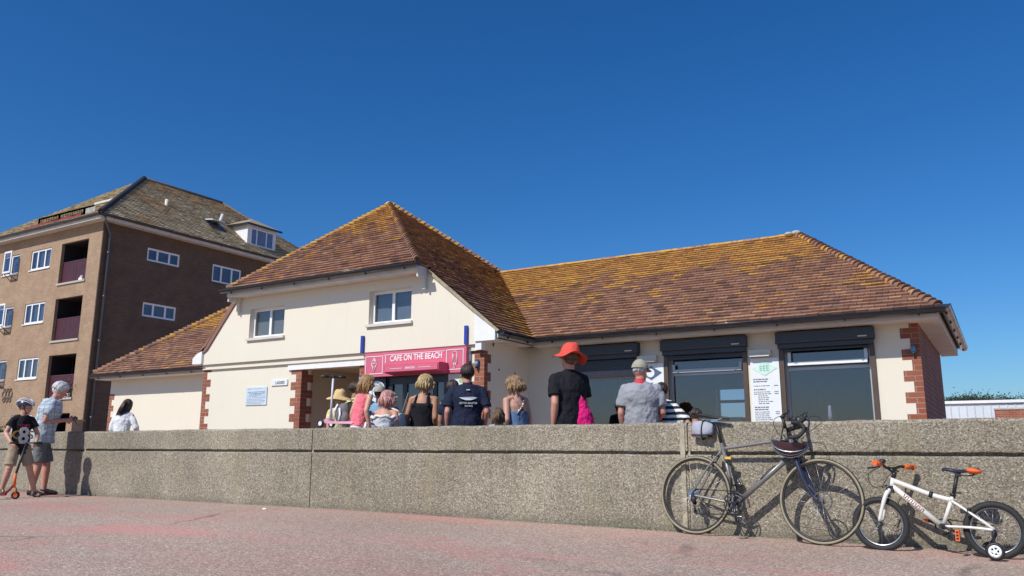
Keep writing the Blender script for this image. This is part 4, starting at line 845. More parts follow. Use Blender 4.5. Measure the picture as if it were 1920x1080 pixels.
def tree(loc, h, w, seed, label, name='tree', group=None):
    t = root(name, label, 'tree', loc, group); L = Vector(loc); rr = random.Random(seed)
    g = MB(); g.tube([L, L + Vector((.1 * w, 0, h * .35)), L + Vector((0, 0, h * .75))], [w * .06, w * .045, w * .015], 8)
    for k in range(6): a = rr.uniform(0, 6.3); z = h * rr.uniform(.3, .6); g.tube([L + Vector((0, 0, z)), L + Vector((math.cos(a) * w * .35, math.sin(a) * w * .35, z + h * .25))], [w * .025, w * .008], 6)
    g.obj('trunk', 'bark', t); g = MB()
    cl = [(rr.uniform(-.4, .4) * w, rr.uniform(-.4, .4) * w, h * rr.uniform(.42, .92), w * rr.uniform(.12, .25)) for _ in range(18)]
    for i in range(2400):
        x, y, z, r = rr.choice(cl); c = L + Vector((x + rr.gauss(0, r * .55), y + rr.gauss(0, r * .55), z + rr.gauss(0, r * .5))); d = Vector((rr.uniform(-1, 1), rr.uniform(-1, 1), rr.uniform(-1, 1))).normalized(); e = d.orthogonal().normalized(); s_ = w * .03; g.poly([c - d * s_, c + e * s_ * .6, c + d * s_, c - e * s_ * .6])
    g.obj('crown', 'leaf', t)
for k, (x, w_, h_) in enumerate(((-13, 9, .7), (-8.5, 7, 1.2), (-4, 8, .85), (2, 7, .6))):
    tree((x, 214, 10.75), h_ * 1.2, w_, 60 + k, ['low dark tree on the far hill just right of the cafe end', 'tallest dark tree of the row on the far hill right of the cafe', 'wide dark tree on the far hill, second from the right', 'low dark tree at the right end of the row on the far hill'][k], 'tree', 'trees on the far hill')
tree((-66.6, 31, 8), 8.7, 7, 71, 'dark tree top showing past the left edge of the flats roof')
# promenade litter: a pebble and a crack-like drain cover
g = MB(); g.ell((-7.55, 6.86, .006), (.035, .02, .012)); tag(g.obj('pebble', 'white', None, (-7.55, 6.86, 0)), 'single pale pebble on the pavement near the wall joint', 'pebble')
g = MB(); g.cyl((-10.2, 4.76, .004), (0, 0, 1), .09, .006, 20, 0, False); tag(g.obj('drain_cover', 'pipe', None, (-10.2, 4.76, 0)), 'small dark round metal cover set in the pavement at the lower left', 'cover')
# ------------------------------------------------------------------ people
SK = {'fair': skin_mat('fair_skin', (.56, .30, .21)), 'pink': skin_mat('sunburnt_skin', (.56, .26, .19)), 'tan': skin_mat('tanned_skin', (.40, .20, .12)), 'brown': skin_mat('brown_skin', (.12, .06, .04))}
M['eye'] = plain('eye_white', (.7, .7, .68), .3); M['iris'] = plain('dark_iris', (.03, .02, .015), .2); M['lip'] = plain('lip', (.42, .16, .13), .5)
def plaid():
    m, nt, b = nmat('blue_plaid_cotton'); c = co_node(nt); s = N(nt, 'SeparateXYZ'); nt.links.new(mp(nt, c, rot=(0, 0, R(35))), s.inputs[0])
    def st(o, f, w):
        return math_(nt, 'LESS_THAN', math_(nt, 'FRACT', math_(nt, 'MULTIPLY', s.outputs[o], f)), w)
    k = mix(nt, math_(nt, 'MULTIPLY', st(2, 9, .4), .45), (.50, .55, .58), (.22, .35, .45)); k = mix(nt, math_(nt, 'MULTIPLY', st(0, 9, .4), .45), k, (.24, .36, .46))
    k = mix(nt, math_(nt, 'MULTIPLY', st(2, 18, .12), .7), k, (.09, .12, .22)); k = mix(nt, math_(nt, 'MULTIPLY', st(1, 14, .12), .6), k, (.10, .13, .24))
    nt.links.new(k, b.inputs['Base Color']); b.inputs['Roughness'].default_value = .85; bump(nt, b, noise(nt, c, 9, 3, .6, 1), .6, .03); return m
def stripes(name, a, bcol, f, ax=2, w=.5):
    m, nt, b = nmat(name); c = co_node(nt); s = N(nt, 'SeparateXYZ'); nt.links.new(c, s.inputs[0])
    z = math_(nt, 'ADD', math_(nt, 'MULTIPLY', s.outputs[ax], f), math_(nt, 'MULTIPLY', noise(nt, c, 5, 2), .5))
    nt.links.new(mix(nt, math_(nt, 'LESS_THAN', math_(nt, 'FRACT', z), w), a, bcol), b.inputs['Base Color']); b.inputs['Roughness'].default_value = .85; bump(nt, b, noise(nt, c, 9, 3, .6, 1), .5, .03); return m
def floral():
    m, nt, b = nmat('floral_strap'); c = co_node(nt); n = noise(nt, c, 45, 2)
    nt.links.new(ramp(nt, n, [(.45, (.04, .03, .05)), (.5, (.5, .38, .3)), (.56, (.62, .55, .5))], 'CONSTANT'), b.inputs['Base Color']); return m
FB = {'navy': fabric('navy_polo_jersey', (.013, .018, .042), wr=.7), 'black': fabric('black_cotton', (.010, .010, .015), wr=.6), 'grey': stripes('grey_sport_jersey', (.30, .31, .34), (.27, .28, .31), 3), 'coral': fabric('coral_pink_cotton', (.78, .17, .22), wr=.6),
      'white': fabric('white_cotton', (.72, .71, .72), wr=.7), 'lilac': fabric('pale_grey_dress', (.52, .54, .60), wr=.8), 'yellow': fabric('pale_yellow_cotton', (.68, .62, .30)), 'lblue': fabric('light_blue_cotton', (.20, .36, .50)),
      'denim': fabric('blue_denim', (.10, .17, .29)), 'shorts': fabric('grey_shorts', (.145, .16, .165), wr=.7), 'khaki': fabric('khaki_shorts', (.34, .27, .19), wr=.7), 'plaid': plaid(), 'stripe': stripes('black_and_white_striped_jersey', (.70, .70, .70), (.01, .012, .015), 14),
      'redhat': fabric('bright_red_hat_cotton', (.70, .085, .065), wr=.5), 'cap': fabric('stone_cap_cotton', (.36, .34, .26)), 'straw': plain('woven_straw', (.62, .44, .20), .8, var=.2, vs=40, bs=.5), 'collar': fabric('red_collar', (.55, .06, .08)), 'magenta': fabric('magenta_nylon_bag', (.62, .012, .16), wr=.8),
      'floral': floral(), 'ivory': fabric('ivory_cardigan', (.60, .58, .50)), 'packgrey': fabric('grey_backpack_nylon', (.16, .15, .16)), 'jeans': fabric('dark_trousers', (.03, .035, .05)), 'chino': fabric('beige_trousers', (.30, .26, .2)), 'shoe': plain('navy_canvas_shoe', (.02, .022, .035), .7), 'sandal': plain('brown_sandal', (.10, .07, .05), .6)}
HR = {'dark': hair_mat('dark_brown_hair', (.022, .013, .009), (.075, .045, .03)), 'brown': hair_mat('brown_hair', (.07, .038, .02), (.17, .10, .055)), 'blond': hair_mat('blond_hair', (.30, .19, .07), (.62, .47, .24)), 'straw': hair_mat('strawberry_blond_hair', (.24, .12, .045), (.50, .30, .13)),
      'pink': hair_mat('pink_dyed_hair', (.42, .16, .15), (.70, .40, .36)), 'white': hair_mat('silver_hair', (.45, .45, .44), (.78, .78, .77)), 'curl': hair_mat('light_brown_curls', (.14, .075, .03), (.38, .25, .13)), 'cropped': hair_mat('cropped_dark_hair', (.02, .013, .01), (.055, .036, .026))}
class P:
    """a person: local frame x right, y forward, z up, drawn for 1.75 m and scaled to height"""
    def __init__(s, label, loc, h, face, skin='fair', lean=(0, 0), head=(0, 0, 0), arms=None, legs=None, vx=.011, build=1.0, group=None, shoulder=1.0, hs=1.02):
        s.hs = hs
        s.k = h / 1.75; s.loc = Vector(loc); s.T = Matrix.Translation(s.loc) @ Matrix.Rotation(R(face - 90), 4, 'Z') @ Matrix.Scale(s.k, 4)
        s.root = root('person', label, 'person', loc, group); s.lean = Vector((lean[0], lean[1], 0)); s.bw = build; s.vx = vx; s.sk = SK[skin]; s.sh = shoulder
        s.hr = Euler((R(head[0]), R(head[1]), R(head[2]))).to_matrix()
        a = {'L': [(-.195 * shoulder, 0, 1.42), (-.235 * shoulder, -.03, 1.14), (-.23 * shoulder, .05, .90)], 'R': [(.195 * shoulder, 0, 1.42), (.235 * shoulder, -.03, 1.14), (.23 * shoulder, .05, .90)]}
        a.update(arms or {}); a = {q: [(x * .87, y, z) for x, y, z in v] for q, v in a.items()}; s.arms = {q: [s.o(p) if i == 0 else Vector(p) for i, p in enumerate(v)] for q, v in a.items()}
        if not arms or 'L' not in arms: s.arms['L'] = [s.o(p) for p in a['L']]
        if not arms or 'R' not in arms: s.arms['R'] = [s.o(p) for p in a['R']]
        l = {'L': [(-.09, 0, .90), (-.10, .02, .49), (-.11, -.01, .085)], 'R': [(.09, 0, .90), (.10, .02, .49), (.11, -.01, .085)]}; l.update(legs or {}); s.legs = l
        s.body()
    def o(s, p):
        p = Vector(p); return p + s.lean * max(0, (p.z - .95) / .52) ** 1.0
    def w(s, p): return s.T @ Vector(p)
    def put(s, mb, name, mat, parent=None, remesh=None, smooth=3, disp=None):
        mb.v = [tuple(s.T @ Vector(v)) for v in mb.v]; ob = mb.obj(name, [mat] if not isinstance(mat, (list, tuple)) else mat, parent or s.root)
        if remesh:
            ms = [('REMESH', dict(mode='VOXEL', voxel_size=remesh * s.k, use_smooth_shade=True)), ('SMOOTH', dict(factor=.5, iterations=smooth))]
            if disp:
                tx = bpy.data.textures.new('folds', 'CLOUDS'); tx.noise_scale = disp[1]; ms.append(('DISPLACE', dict(texture=tx, strength=disp[0], mid_level=.5, texture_coords='GLOBAL')))
            bake(ob, None, ms)
            for p in ob.data.polygons: p.use_smooth = True
        return ob
    def torso(s, mb, z0, z1, inf, shape=None):
        sec = shape or [(.80, .150, .105), (.88, .158, .112), (.98, .152, .108), (1.10, .138, .098), (1.20, .148, .104), (1.32, .165, .114), (1.39, .145, .098), (1.44, .105, .078), (1.485, .064, .064)]
        pts, rr = [], []
        for z, a, b in sec:
            if z0 <= z <= z1: pts.append(s.o((0, -.005, z))); rr.append(((a * s.bw * (s.sh if z > 1.25 else 1)) + inf, b * s.bw + inf))
        if pts[0].z > z0 + .01:
            pts.insert(0, s.o((0, -.005, z0))); rr.insert(0, rr[0])
        mb.tube(pts, rr, 24, up=(1, 0, 0))
    def hd(s, p):  # head-local point (about the neck pivot) to body frame
        piv = Vector((0, -.005, 1.53)); return s.o(piv) + s.hr @ (Vector(p) - piv) * s.hs
    def body(s):
        mb = MB(); s.torso(mb, .8, 1.5, 0)
        mb.tube([s.o((0, -.01, 1.42)), s.hd((0, -.005, 1.60))], [.062, .056], 14)
        q = s.hr.to_euler()
        mb.ell(s.hd((0, -.008, 1.648)), Vector((.075, .094, .100)) * s.hs, q); mb.ell(s.hd((0, .035, 1.585)), Vector((.056, .060, .062)) * s.hs, q); mb.ell(s.hd((0, .068, 1.548)), (.030, .026, .022), q)
        mb.ell(s.hd((0, .102, 1.615)), (.013, .018, .026), (q.x + .35, q.y, q.z)); mb.ell(s.hd((0, .082, 1.665)), (.050, .016, .012), q)
        mb.ell(s.hd((0, .086, 1.572)), (.024, .012, .010), q)
        for sx in (-1, 1): mb.ell(s.hd((sx * .079, -.005, 1.625)), (.009, .020, .030), q)
        for side, (a, b, c) in s.arms.items():
            sx = -1 if side == 'L' else 1; mb.ell(a + Vector((0, 0, -.012)), (.052, .052, .056)); mb.tube([s.o((0, -.012, 1.47)), a + Vector((-sx * .01, -.01, .0))], [.040, .042], 12); mb.tube([a, a.lerp(b, .35), b], [.052, .049, .040], 12)
            mb.ell(b, .040); mb.tube([b, b.lerp(c, .3), c], [.040, .042, .027], 12); s.hand(mb, b, c, sx)
        for side, (a, b, c) in s.legs.items():
            a, b, c = Vector(a), Vector(b), Vector(c); mb.tube([a + Vector((0, 0, .02)), a.lerp(b, .35), b], [.088 * s.bw, .078, .056], 14); mb.tube([b, b.lerp(c, .3), c], [.055, .058, .036], 14)
            f = Vector((.15 if side == 'R' else -.15, 1, 0)).normalized(); mb.tube([c + Vector((0, 0, -.02)) - f * .035, c + f * .05 - Vector((0, 0, .035)), c + f * .14 - Vector((0, 0, .055)), c + f * .185 - Vector((0, 0, .06))], [(.036, .04), (.04, .035), (.042, .022), (.03, .015)], 12)
        s.b = s.put(mb, 'body', s.sk, remesh=s.vx)
        # eyes, brows, mouth
        g = MB(); [g.ell(s.hd((sx * .030, .078, 1.640)), (.013, .010, .008), q, 10, 6) for sx in (-1, 1)]; g.v = [tuple(s.T @ Vector(v)) for v in g.v]; objs(g, 'eye', M['eye'], s.b)
        g = MB(); [g.ell(s.hd((sx * .030, .086, 1.640)), (.006, .005, .006), q, 8, 6) for sx in (-1, 1)]; g.v = [tuple(s.T @ Vector(v)) for v in g.v]; objs(g, 'iris', M['iris'], s.b)
        g = MB(); g.ell(s.hd((0, .098, 1.575)), (.020, .006, .005), q, 10, 6); s.put(g, 'mouth', M['lip'], s.b)
    def hand(s, mb, b, c, sx):
        d = (c - b).normalized(); pin = getattr(s, 'grip', {}).get(sx); n = Vector((-sx, 0, 0)); n = (n - d * n.dot(d))
        if n.length < .2: n = Vector((0, 0, -1)) - d * -d.z
        n.normalize(); w = d.cross(n) * (1 if sx > 0 else 1); p = c + d * .045
        mb.tube([c - d * .01, c + d * .03, c + d * .085], [(.018, .026), (.017, .036), (.014, .040)], 12, up=n)
        for i, (o, L) in enumerate(((-.030, .058), (-.010, .070), (.010, .066), (.030, .050))):
            q0 = c + d * .08 + w * o; q1 = q0 + d * L * .5 + n * .012; q2 = q1 + d * L * .30 + n * L * .42
            mb.tube([q0, q1, q2], [.0095, .009, .007], 8)
        q0 = c + d * .025 + w * -.034; mb.tube([q0, q0 + d * .03 - w * .018 + n * .012, q0 + d * .055 - w * .012 + n * .028], [.012, .010, .008], 8)
    def shirt(s, mat, z0=.84, sleeve=.55, inf=.02, name='shirt', neck=1.46, top=None, extra=None, vx=None, disp=(.026, .075), sl_r=.066):
        mb = MB(); sec = [(z0, .168, .122), (.92, .168, .122), (1.0, .160, .118), (1.10, .152, .112), (1.20, .156, .112), (1.31, .172, .120), (1.39, .150, .106), (neck, .098, .082), (neck + .02, .066, .066)]
        sec = [q for q in sec if q[0] >= z0]; s.torso(mb, z0, 2, inf - .008, sec)
        if sleeve:
            for side, (a, b, c) in s.arms.items():
                e = a.lerp(b, min(1, sleeve)) if sleeve <= 1 else b.lerp(c, sleeve - 1)
                sx = -1 if side == 'L' else 1; mb.ell(a + Vector((-sx * .012, 0, -.012)), (sl_r - .004, sl_r - .006, sl_r - .004)); mb.tube([s.o((0, -.012, 1.462)), a + Vector((-sx * .02, -.006, -.0))], [.062, .062], 14)
                pts = [a + Vector((-sx * .006, 0, -.01)), a.lerp(b, min(.5, sleeve * .6))]; rr = [sl_r - .008, sl_r - .002]
                if sleeve > 1: pts += [b]; rr += [.054]
                pts += [e]; rr += [sl_r if sleeve <= 1 else .045]; mb.tube(pts, rr, 14)
        if extra: extra(mb)
        ob = s.put(mb, name, mat, remesh=vx or max(.009, s.vx), disp=disp, smooth=2); s.cloth = ob; return ob
    def trousers(s, mat, to=1.0, name='shorts', r=.082, flare=0):
        mb = MB(); s.torso(mb, .80, 2, .012, [(.80, .150, .112), (.88, .160, .118), (.99, .152, .112)])
        for side, (a, b, c) in s.legs.items():
            a, b, c = Vector(a), Vector(b), Vector(c)
            if to <= 1: mb.tube([a + Vector((0, 0, .03)), a.lerp(b, .3), a.lerp(b, to)], [.10, .098, r + flare], 16)
            else: mb.tube([a + Vector((0, 0, .03)), a.lerp(b, .35), b, b.lerp(c, to - 1)], [.10, .095, .075, .065], 16)
        return s.put(mb, name, mat, remesh=max(.010, s.vx), disp=(.014, .07), smooth=2)
    def shoes(s, mat, name='shoe'):
        for side, (a, b, c) in s.legs.items():
            c = Vector(c); f = Vector((.15 if side == 'R' else -.15, 1, 0)).normalized(); mb = MB()
            mb.tube([c + Vector((0, 0, -.03)) - f * .05, c - Vector((0, 0, .03)), c + f * .06 - Vector((0, 0, .04)), c + f * .15 - Vector((0, 0, .055)), c + f * .205 - Vector((0, 0, .062))], [(.042, .045), (.050, .048), (.046, .044), (.028, .048), (.012, .03)], 14, up=(0, 0, 1)); s.put(mb, name, mat, remesh=.008)
    def hair(s, mat, style='short', ln=.1, seed=1, vol=1.0, name='hair'):
        rr = random.Random(seed); mb = MB(); q = s.hr.to_euler()
        ra, rb, rc = .075 * 1.04 * vol, .094 * 1.03 * vol, .100 * 1.04; C = Vector((0, -.012, 1.650))
        mb.ell(s.hd(C + Vector((0, -.008, .008))), (ra * s.hs, rb * .98 * s.hs, rc * s.hs), q, 20, 12) if style != 'none' else None
        n = 150 if style != 'short' else 170; side = rr.uniform(-.3, .3)
        for i in range(n):
            ph = 2 * math.pi * i / n + rr.uniform(-.08, .08); f = math.sin(ph)   # +1 = forehead
            if style == 'short': th1 = R(104 - 48 * max(0, f) + rr.uniform(-8, 8)); L = 0
            else: th1 = R(96 - 42 * max(0, f)); L = ln * (1 if f < .35 else (.55 if f < .6 else 0))
            for lay in range(2):
                pts = []; k = 5; th0 = R(3 + 30 * lay + rr.uniform(0, 16)); wob = rr.uniform(-.30, .30) + side * (f > 0); puff = rr.uniform(0, .07)
                for j in range(k + 1):
                    th = th0 + (th1 - th0) * j / k; pa = ph + wob * j / k; g = 1.0 + puff + .03 * lay + .035 * math.sin(j * 1.7 + i) * (style == 'curly') + (.05 * (1 - j / k) if style == 'short' else 0)
                    pts.append(C + Vector((math.cos(pa) * math.sin(th) * ra * g, math.sin(pa) * math.sin(th) * rb * g, math.cos(th) * rc * g)))
                w0 = rr.uniform(.0045, .0085); rad = [w0 * .6] + [w0] * (len(pts) - 2) + [w0 * .5 if not L else w0]
                if L:
                    e = pts[-1]; out = Vector((math.cos(ph + wob), math.sin(ph + wob), 0)); m = 5; cl = L * rr.uniform(.62, 1.15); sp = rr.uniform(.4, 1.5); tw = rr.uniform(-.02, .02); fz_ = rr.uniform(0, 6)
                    for j in range(1, m + 1):
                        t = j / m; wav = (.012 * math.sin(fz_ + t * 9) if style == 'curly' else .004 * math.sin(fz_ + t * 5))
                        pts.append(e + Vector((tw * t, 0, -cl * t)) + out * ((.022 if style in ('bob', 'curly') else .004) * sp * math.sin(t * math.pi * .8) - (.026 * t * t / sp if style == 'bob' else 0) + wav) + Vector((wav, 0, 0)))
                    rad = [w0 * .6] + [w0] * 5 + [w0 * 1.2, w0 * 1.1, w0, w0 * .8, .0015]
                mb.tube([s.hd(p) for p in pts], rad, 5)
        if style == 'pony':
            b = Vector((0, -.118, 1.665))
            for i in range(44):
                a = rr.uniform(0, 6.28); r0 = .018; pts = [b + Vector((math.cos(a) * r0 * .3, 0, math.sin(a) * r0)), b + Vector((math.cos(a) * .022, -.035, -.02 + math.sin(a) * .018)), b + Vector((math.cos(a) * .030, -.045 - .01 * rr.random(), -ln * .5)), b + Vector((math.cos(a) * .020 + rr.uniform(-.01, .01), -.03, -ln * rr.uniform(.85, 1.1)))]
                mb.tube([s.hd(p) for p in pts], [.007, .009, .008, .0015], 5)
            mb.tube([s.hd(b + Vector((0, .012, 0))), s.hd(b + Vector((0, -.012, -.002)))], .024, 10)
        return s.put(mb, name, mat, s.b)
    def neckring(s, mat, r=.068, z=1.475, name='collar', h=.03):
        mb = MB(); c = s.o((0, -.008, z)); mb.tube([c - Vector((0, 0, h / 2)), c, c + Vector((0, .006, h))], [(r + .016, r + .012), (r + .006, r + .004), (r - .004, r - .004)], 18, up=(1, 0, 0), caps=False); return s.put(mb, name, mat)

# --- on the promenade, left
p = P('older man with silver hair in a pale blue check shirt holding a camera', (-12.54, 6.93, 0), 1.69, 58, 'pink', lean=(0, .11), head=(-28, 0, 0), hs=1.10, vx=.0065, build=1.28,
      arms={'R': [(.19, .0, 1.40), (.225, .02, 1.13), (.10, .30, 1.155)], 'L': [(-.19, .02, 1.40), (-.23, .08, 1.14), (-.07, .34, 1.17)]}, legs={'L': [(-.09, 0, .90), (-.10, .10, .49), (-.10, .10, .085)], 'R': [(.09, 0, .90), (.10, .00, .49), (.10, -.06, .085)]})
p.shirt(FB['plaid'], z0=.80, sleeve=.62, inf=.030, sl_r=.078, disp=(.03, .08)); p.neckring(FB['plaid'], .066, h=.035); p.trousers(FB['shorts'], to=.98, r=.092, flare=.006); p.shoes(FB['shoe']); p.hair(HR['white'], 'short', seed=3, vol=1.05)
e = root('camera_in_hands', 'small black camera with a wrist strap held by the older man', 'camera', p.w((0, .42, 1.19)))
g = MB(); c = p.w((.0, .425, 1.19)); fx = (p.T.to_3x3() @ Vector((1, 0, 0))).normalized(); fy = (p.T.to_3x3() @ Vector((0, 1, 0))).normalized(); g.obox(c, fx * .055, fy * .012, Vector((0, 0, .035))); g.obj('camera_body', 'black', e)
g = MB(); g.cyl(c + fy * .022, fy, .024, .025, 20); g.cyl(c + fy * .036, fy, .019, .006, 20); g.obj('lens', 'gutter', e)
g = MB(); g.tube([c + fx * .05, c + fx * .06 - Vector((0, 0, .06)) + fy * .02, c + fx * .03 - Vector((0, 0, .11)) + fy * .05, c - Vector((0, 0, .10)) + fy * .09], .005, 6); g.obj('wrist_strap', 'black', e)
b = P('boy in a black T-shirt printed with an 8, wearing a cycle helmet', (-12.24, 6.46, 0), 1.37, -12, 'fair', head=(-8, 0, 42), vx=.0065, build=.86, shoulder=.86, hs=1.2,
      arms={'L': [(-.165, 0, 1.42), (-.30, .05, 1.14), (-.22, .25, .99)], 'R': [(.165, 0, 1.42), (.30, .02, 1.16), (.24, .22, .99)]}, legs={'L': [(-.08, 0, .90), (-.20, .04, .50), (-.34, -.02, .085)], 'R': [(.08, 0, .90), (.15, .06, .50), (.20, -.02, .16)]})
sh = b.shirt(FB['black'], z0=.78, sleeve=.55, inf=.028, sl_r=.074); b.trousers(FB['khaki'], to=.80, r=.088, flare=.01); b.shoes(FB['sandal'], 'sandal'); b.hair(HR['brown'], 'short', seed=5)
def on_chest(per, x, z, y): return per.w(per.o((x, y, z)))
ff = (b.T.to_3x3() @ Vector((0, 1, 0))).normalized(); rr_ = (b.T.to_3x3() @ Vector((-1, 0, 0))).normalized()
M['print_white'] = plain('white_shirt_print', (.62, .60, .56), .8); M['print_gold'] = plain('gold_shirt_print', (.50, .27, .06), .8); M['print_red'] = plain('red_shirt_print', (.40, .03, .08), .8)
text('8', on_chest(b, 0, 1.12, .150), .13, .24, 'print_white', b.root, 'shirt_print', n=tuple(ff), right=tuple(rr_), up=(0, 0, 1), depth=.012, bold=.03)
text('C S', on_chest(b, 0.01, 1.13, .146), .27, .12, 'print_gold', b.root, 'shirt_print', n=tuple(ff), right=tuple(rr_), up=(0, 0, 1), depth=.012, bold=.01)
text('TOPS', on_chest(b, 0, 1.29, .142), .14, .045, 'print_red', b.root, 'shirt_print', n=tuple(ff), right=tuple(rr_), up=(0, 0, 1), depth=.012)
def helmet(T, hd, name, label, shell, accent, cat='helmet', sc=1.0):
    r = root(name, label, cat, T(hd((0, 0, 1.70)))); g = MB(); a = MB()
    def pt(ph, th, g_): return T(hd(Vector((0, -.012, 1.645)) + Vector((math.cos(ph) * math.sin(th) * .098 * g_, math.sin(ph) * math.sin(th) * .128 * g_, math.cos(th) * .112 * g_)) * sc))
    nu, nv = 28, 9; vs = [pt(2 * math.pi * i / nu, R(4) + R(86 - 6 * math.sin(2 * math.pi * i / nu)) * j / nv, 1.03) for j in range(nv + 1) for i in range(nu)]; vs2 = [pt(2 * math.pi * i / nu, R(4) + R(86 - 6 * math.sin(2 * math.pi * i / nu)) * j / nv, .93) for j in range(nv + 1) for i in range(nu)]
    fs = [(j * nu + i, j * nu + (i + 1) % nu, (j + 1) * nu + (i + 1) % nu, (j + 1) * nu + i) for j in range(nv) for i in range(nu)]; g.add(vs, fs, 0, True); g.add(vs2, [f[::-1] for f in fs], 0, True); o = len(vs)
    g.add(vs[-nu:] + vs2[-nu:], [(i, (i + 1) % nu, nu + (i + 1) % nu, nu + i) for i in range(nu)]); g.obj('shell', shell, r)
    for k in range(7):
        x = (k - 3) / 3.0
        pts = []
        for j in range(9):
            t = -1 + 2 * j / 8; th = math.acos(max(-1, min(1, math.cos(R(80) * t) * math.cos(x * .95)))); ph = math.atan2(math.sin(R(80) * t), math.sin(x * .95) * math.cos(R(80) * t) + 1e-6); pts.append(pt(ph, min(th, R(84)), 1.06))
        a.tube(pts, [(.006, .011)] * 9 if k % 2 == 0 else [(.004, .005)] * 9, 8)
    a.obj('ribs', accent, r)
    s_ = MB()
    for sx in (-1, 1): s_.tube([T(hd((sx * .088, .03, 1.66))), T(hd((sx * .078, .035, 1.60))), T(hd((sx * .02, .055, 1.525)))], .006, 6); s_.tube([T(hd((sx * .088, -.05, 1.66))), T(hd((sx * .080, .02, 1.59)))], .006, 6)
    s_.obj('chin_strap', 'black', r); return r
helmet(b.w, b.hd, 'cycle_helmet', 'white and dark blue vented cycle helmet worn by the boy on the scooter', 'fork_dark', 'white')
# scooter
sc = root('kick_scooter', 'small black and red kick scooter held upright by the helmeted boy', 'scooter', (-11.88, 6.27, 0))
hb = b.w((0, .36, .985)); fwh = Vector((-11.86, 6.28, .055)); dv = Vector((-.52, -.60, 0)).normalized(); sd_ = Vector((0, 0, 1)).cross(dv)
g = MB(); g.tube([fwh + Vector((0, 0, .10)) + dv * .03, fwh + Vector((0, 0, .30)) + dv * .03], .019, 12, 0); o = g.obj('head_tube', 'orange', sc)
g = MB(); g.tube([fwh + Vector((0, 0, .26)) + dv * .03, hb], .0155, 12); g.obj('steering_column', 'black', sc)
bar = (b.T.to_3x3() @ Vector((1, 0, 0))).normalized(); g = MB(); g.tube([hb - bar * .19, hb + bar * .19], .012, 10); o = g.obj('handlebar', 'alloy', sc)
for q in (-1, 1):
    g = MB(); g.tube([hb + bar * q * .10, hb + bar * q * .20], [.017, .018], 12); g.obj('grip', 'black', o)
g = MB(); g.obox(fwh + dv * .36 + Vector((0, 0, .01)), dv * .24, sd_ * .05, Vector((0, 0, .012))); g.tube([fwh + dv * .13 + Vector((0, 0, .02)), fwh + dv * .04 + Vector((0, 0, .13))], .018, 10); g.obj('deck', 'red_paint', sc)
for q, nm in ((0, 'w'), (.68, 'w')):
    g = MB(); c = fwh + dv * q; g.torus(c, sd_, .04, .015, 24, 8); w_ = g.obj('wheel', 'rubber', sc); g = MB(); g.cyl(c, sd_, .03, .018, 20, 0); g.obj('wheel_hub', 'orange', w_)
g = MB(); g.tube([fwh + sd_ * .028, fwh + sd_ * .028 + Vector((0, 0, .08)), fwh + Vector((0, 0, .11)) + dv * .02, fwh - sd_ * .028 + Vector((0, 0, .08)), fwh - sd_ * .028], .008, 8); g.obj('fork', 'orange', sc)

# --- behind the wall, left to right
p = P('woman in a long white shirt with a dark ponytail, standing alone', (-13.35, 8.75, 0), 1.56, 118, 'tan', lean=(-.03, .10), head=(-18, 14, 0), vx=.011, build=.92, arms={'R': [(.175, 0, 1.42), (.30, .06, 1.18), (.24, .25, 1.05)]})
p.shirt(FB['white'], z0=.74, sleeve=1.7, inf=.026, sl_r=.066); p.trousers(FB['jeans'], 1.9, 'trousers'); p.shoes(FB['shoe']); p.hair(HR['dark'], 'pony', .24, seed=7)
p = P('dark-haired person in a pale yellow top with a grey backpack', (-8.10, 8.86, 0), 1.66, 80, 'tan', lean=(0, .08), head=(-5, 0, -38), vx=.011); p.shirt(FB['yellow'], z0=.84, sleeve=.6); p.trousers(FB['jeans'], 1.9, 'trousers'); p.shoes(FB['shoe']); p.hair(HR['dark'], 'short', seed=8, vol=1.06); pk = p
g = root('backpack', 'grey backpack on the back of the person in pale yellow', 'backpack', p.w((0, -.2, 1.0)))
m_ = MB(); m_.ell((0, -.20, 1.16), (.145, .085, .215)); m_.ell((0, -.265, 1.06), (.11, .05, .11)); p.put(m_, 'bag_body', FB['packgrey'], g, remesh=.012, disp=(.012, .05)); m_ = MB()
for sx in (-1, 1): m_.tube([(sx * .08, -.17, 1.34), (sx * .11, -.05, 1.475), (sx * .13, .10, 1.40), (sx * .14, .13, 1.22), (sx * .15, .02, 1.04)], [(.006, .02)] * 5, 8)
p.put(m_, 'shoulder_straps', FB['packgrey'], g)
p = P('child in a wide straw hat half hidden at the left of the queue', (-8.08, 8.6, 0), 1.49, 150, 'fair', vx=.011, build=.85, shoulder=.85); p.shirt(FB['yellow'], sleeve=.6); p.trousers(FB['khaki'], .9); p.shoes(FB['shoe']); p.hair(HR['blond'], 'short', seed=9)
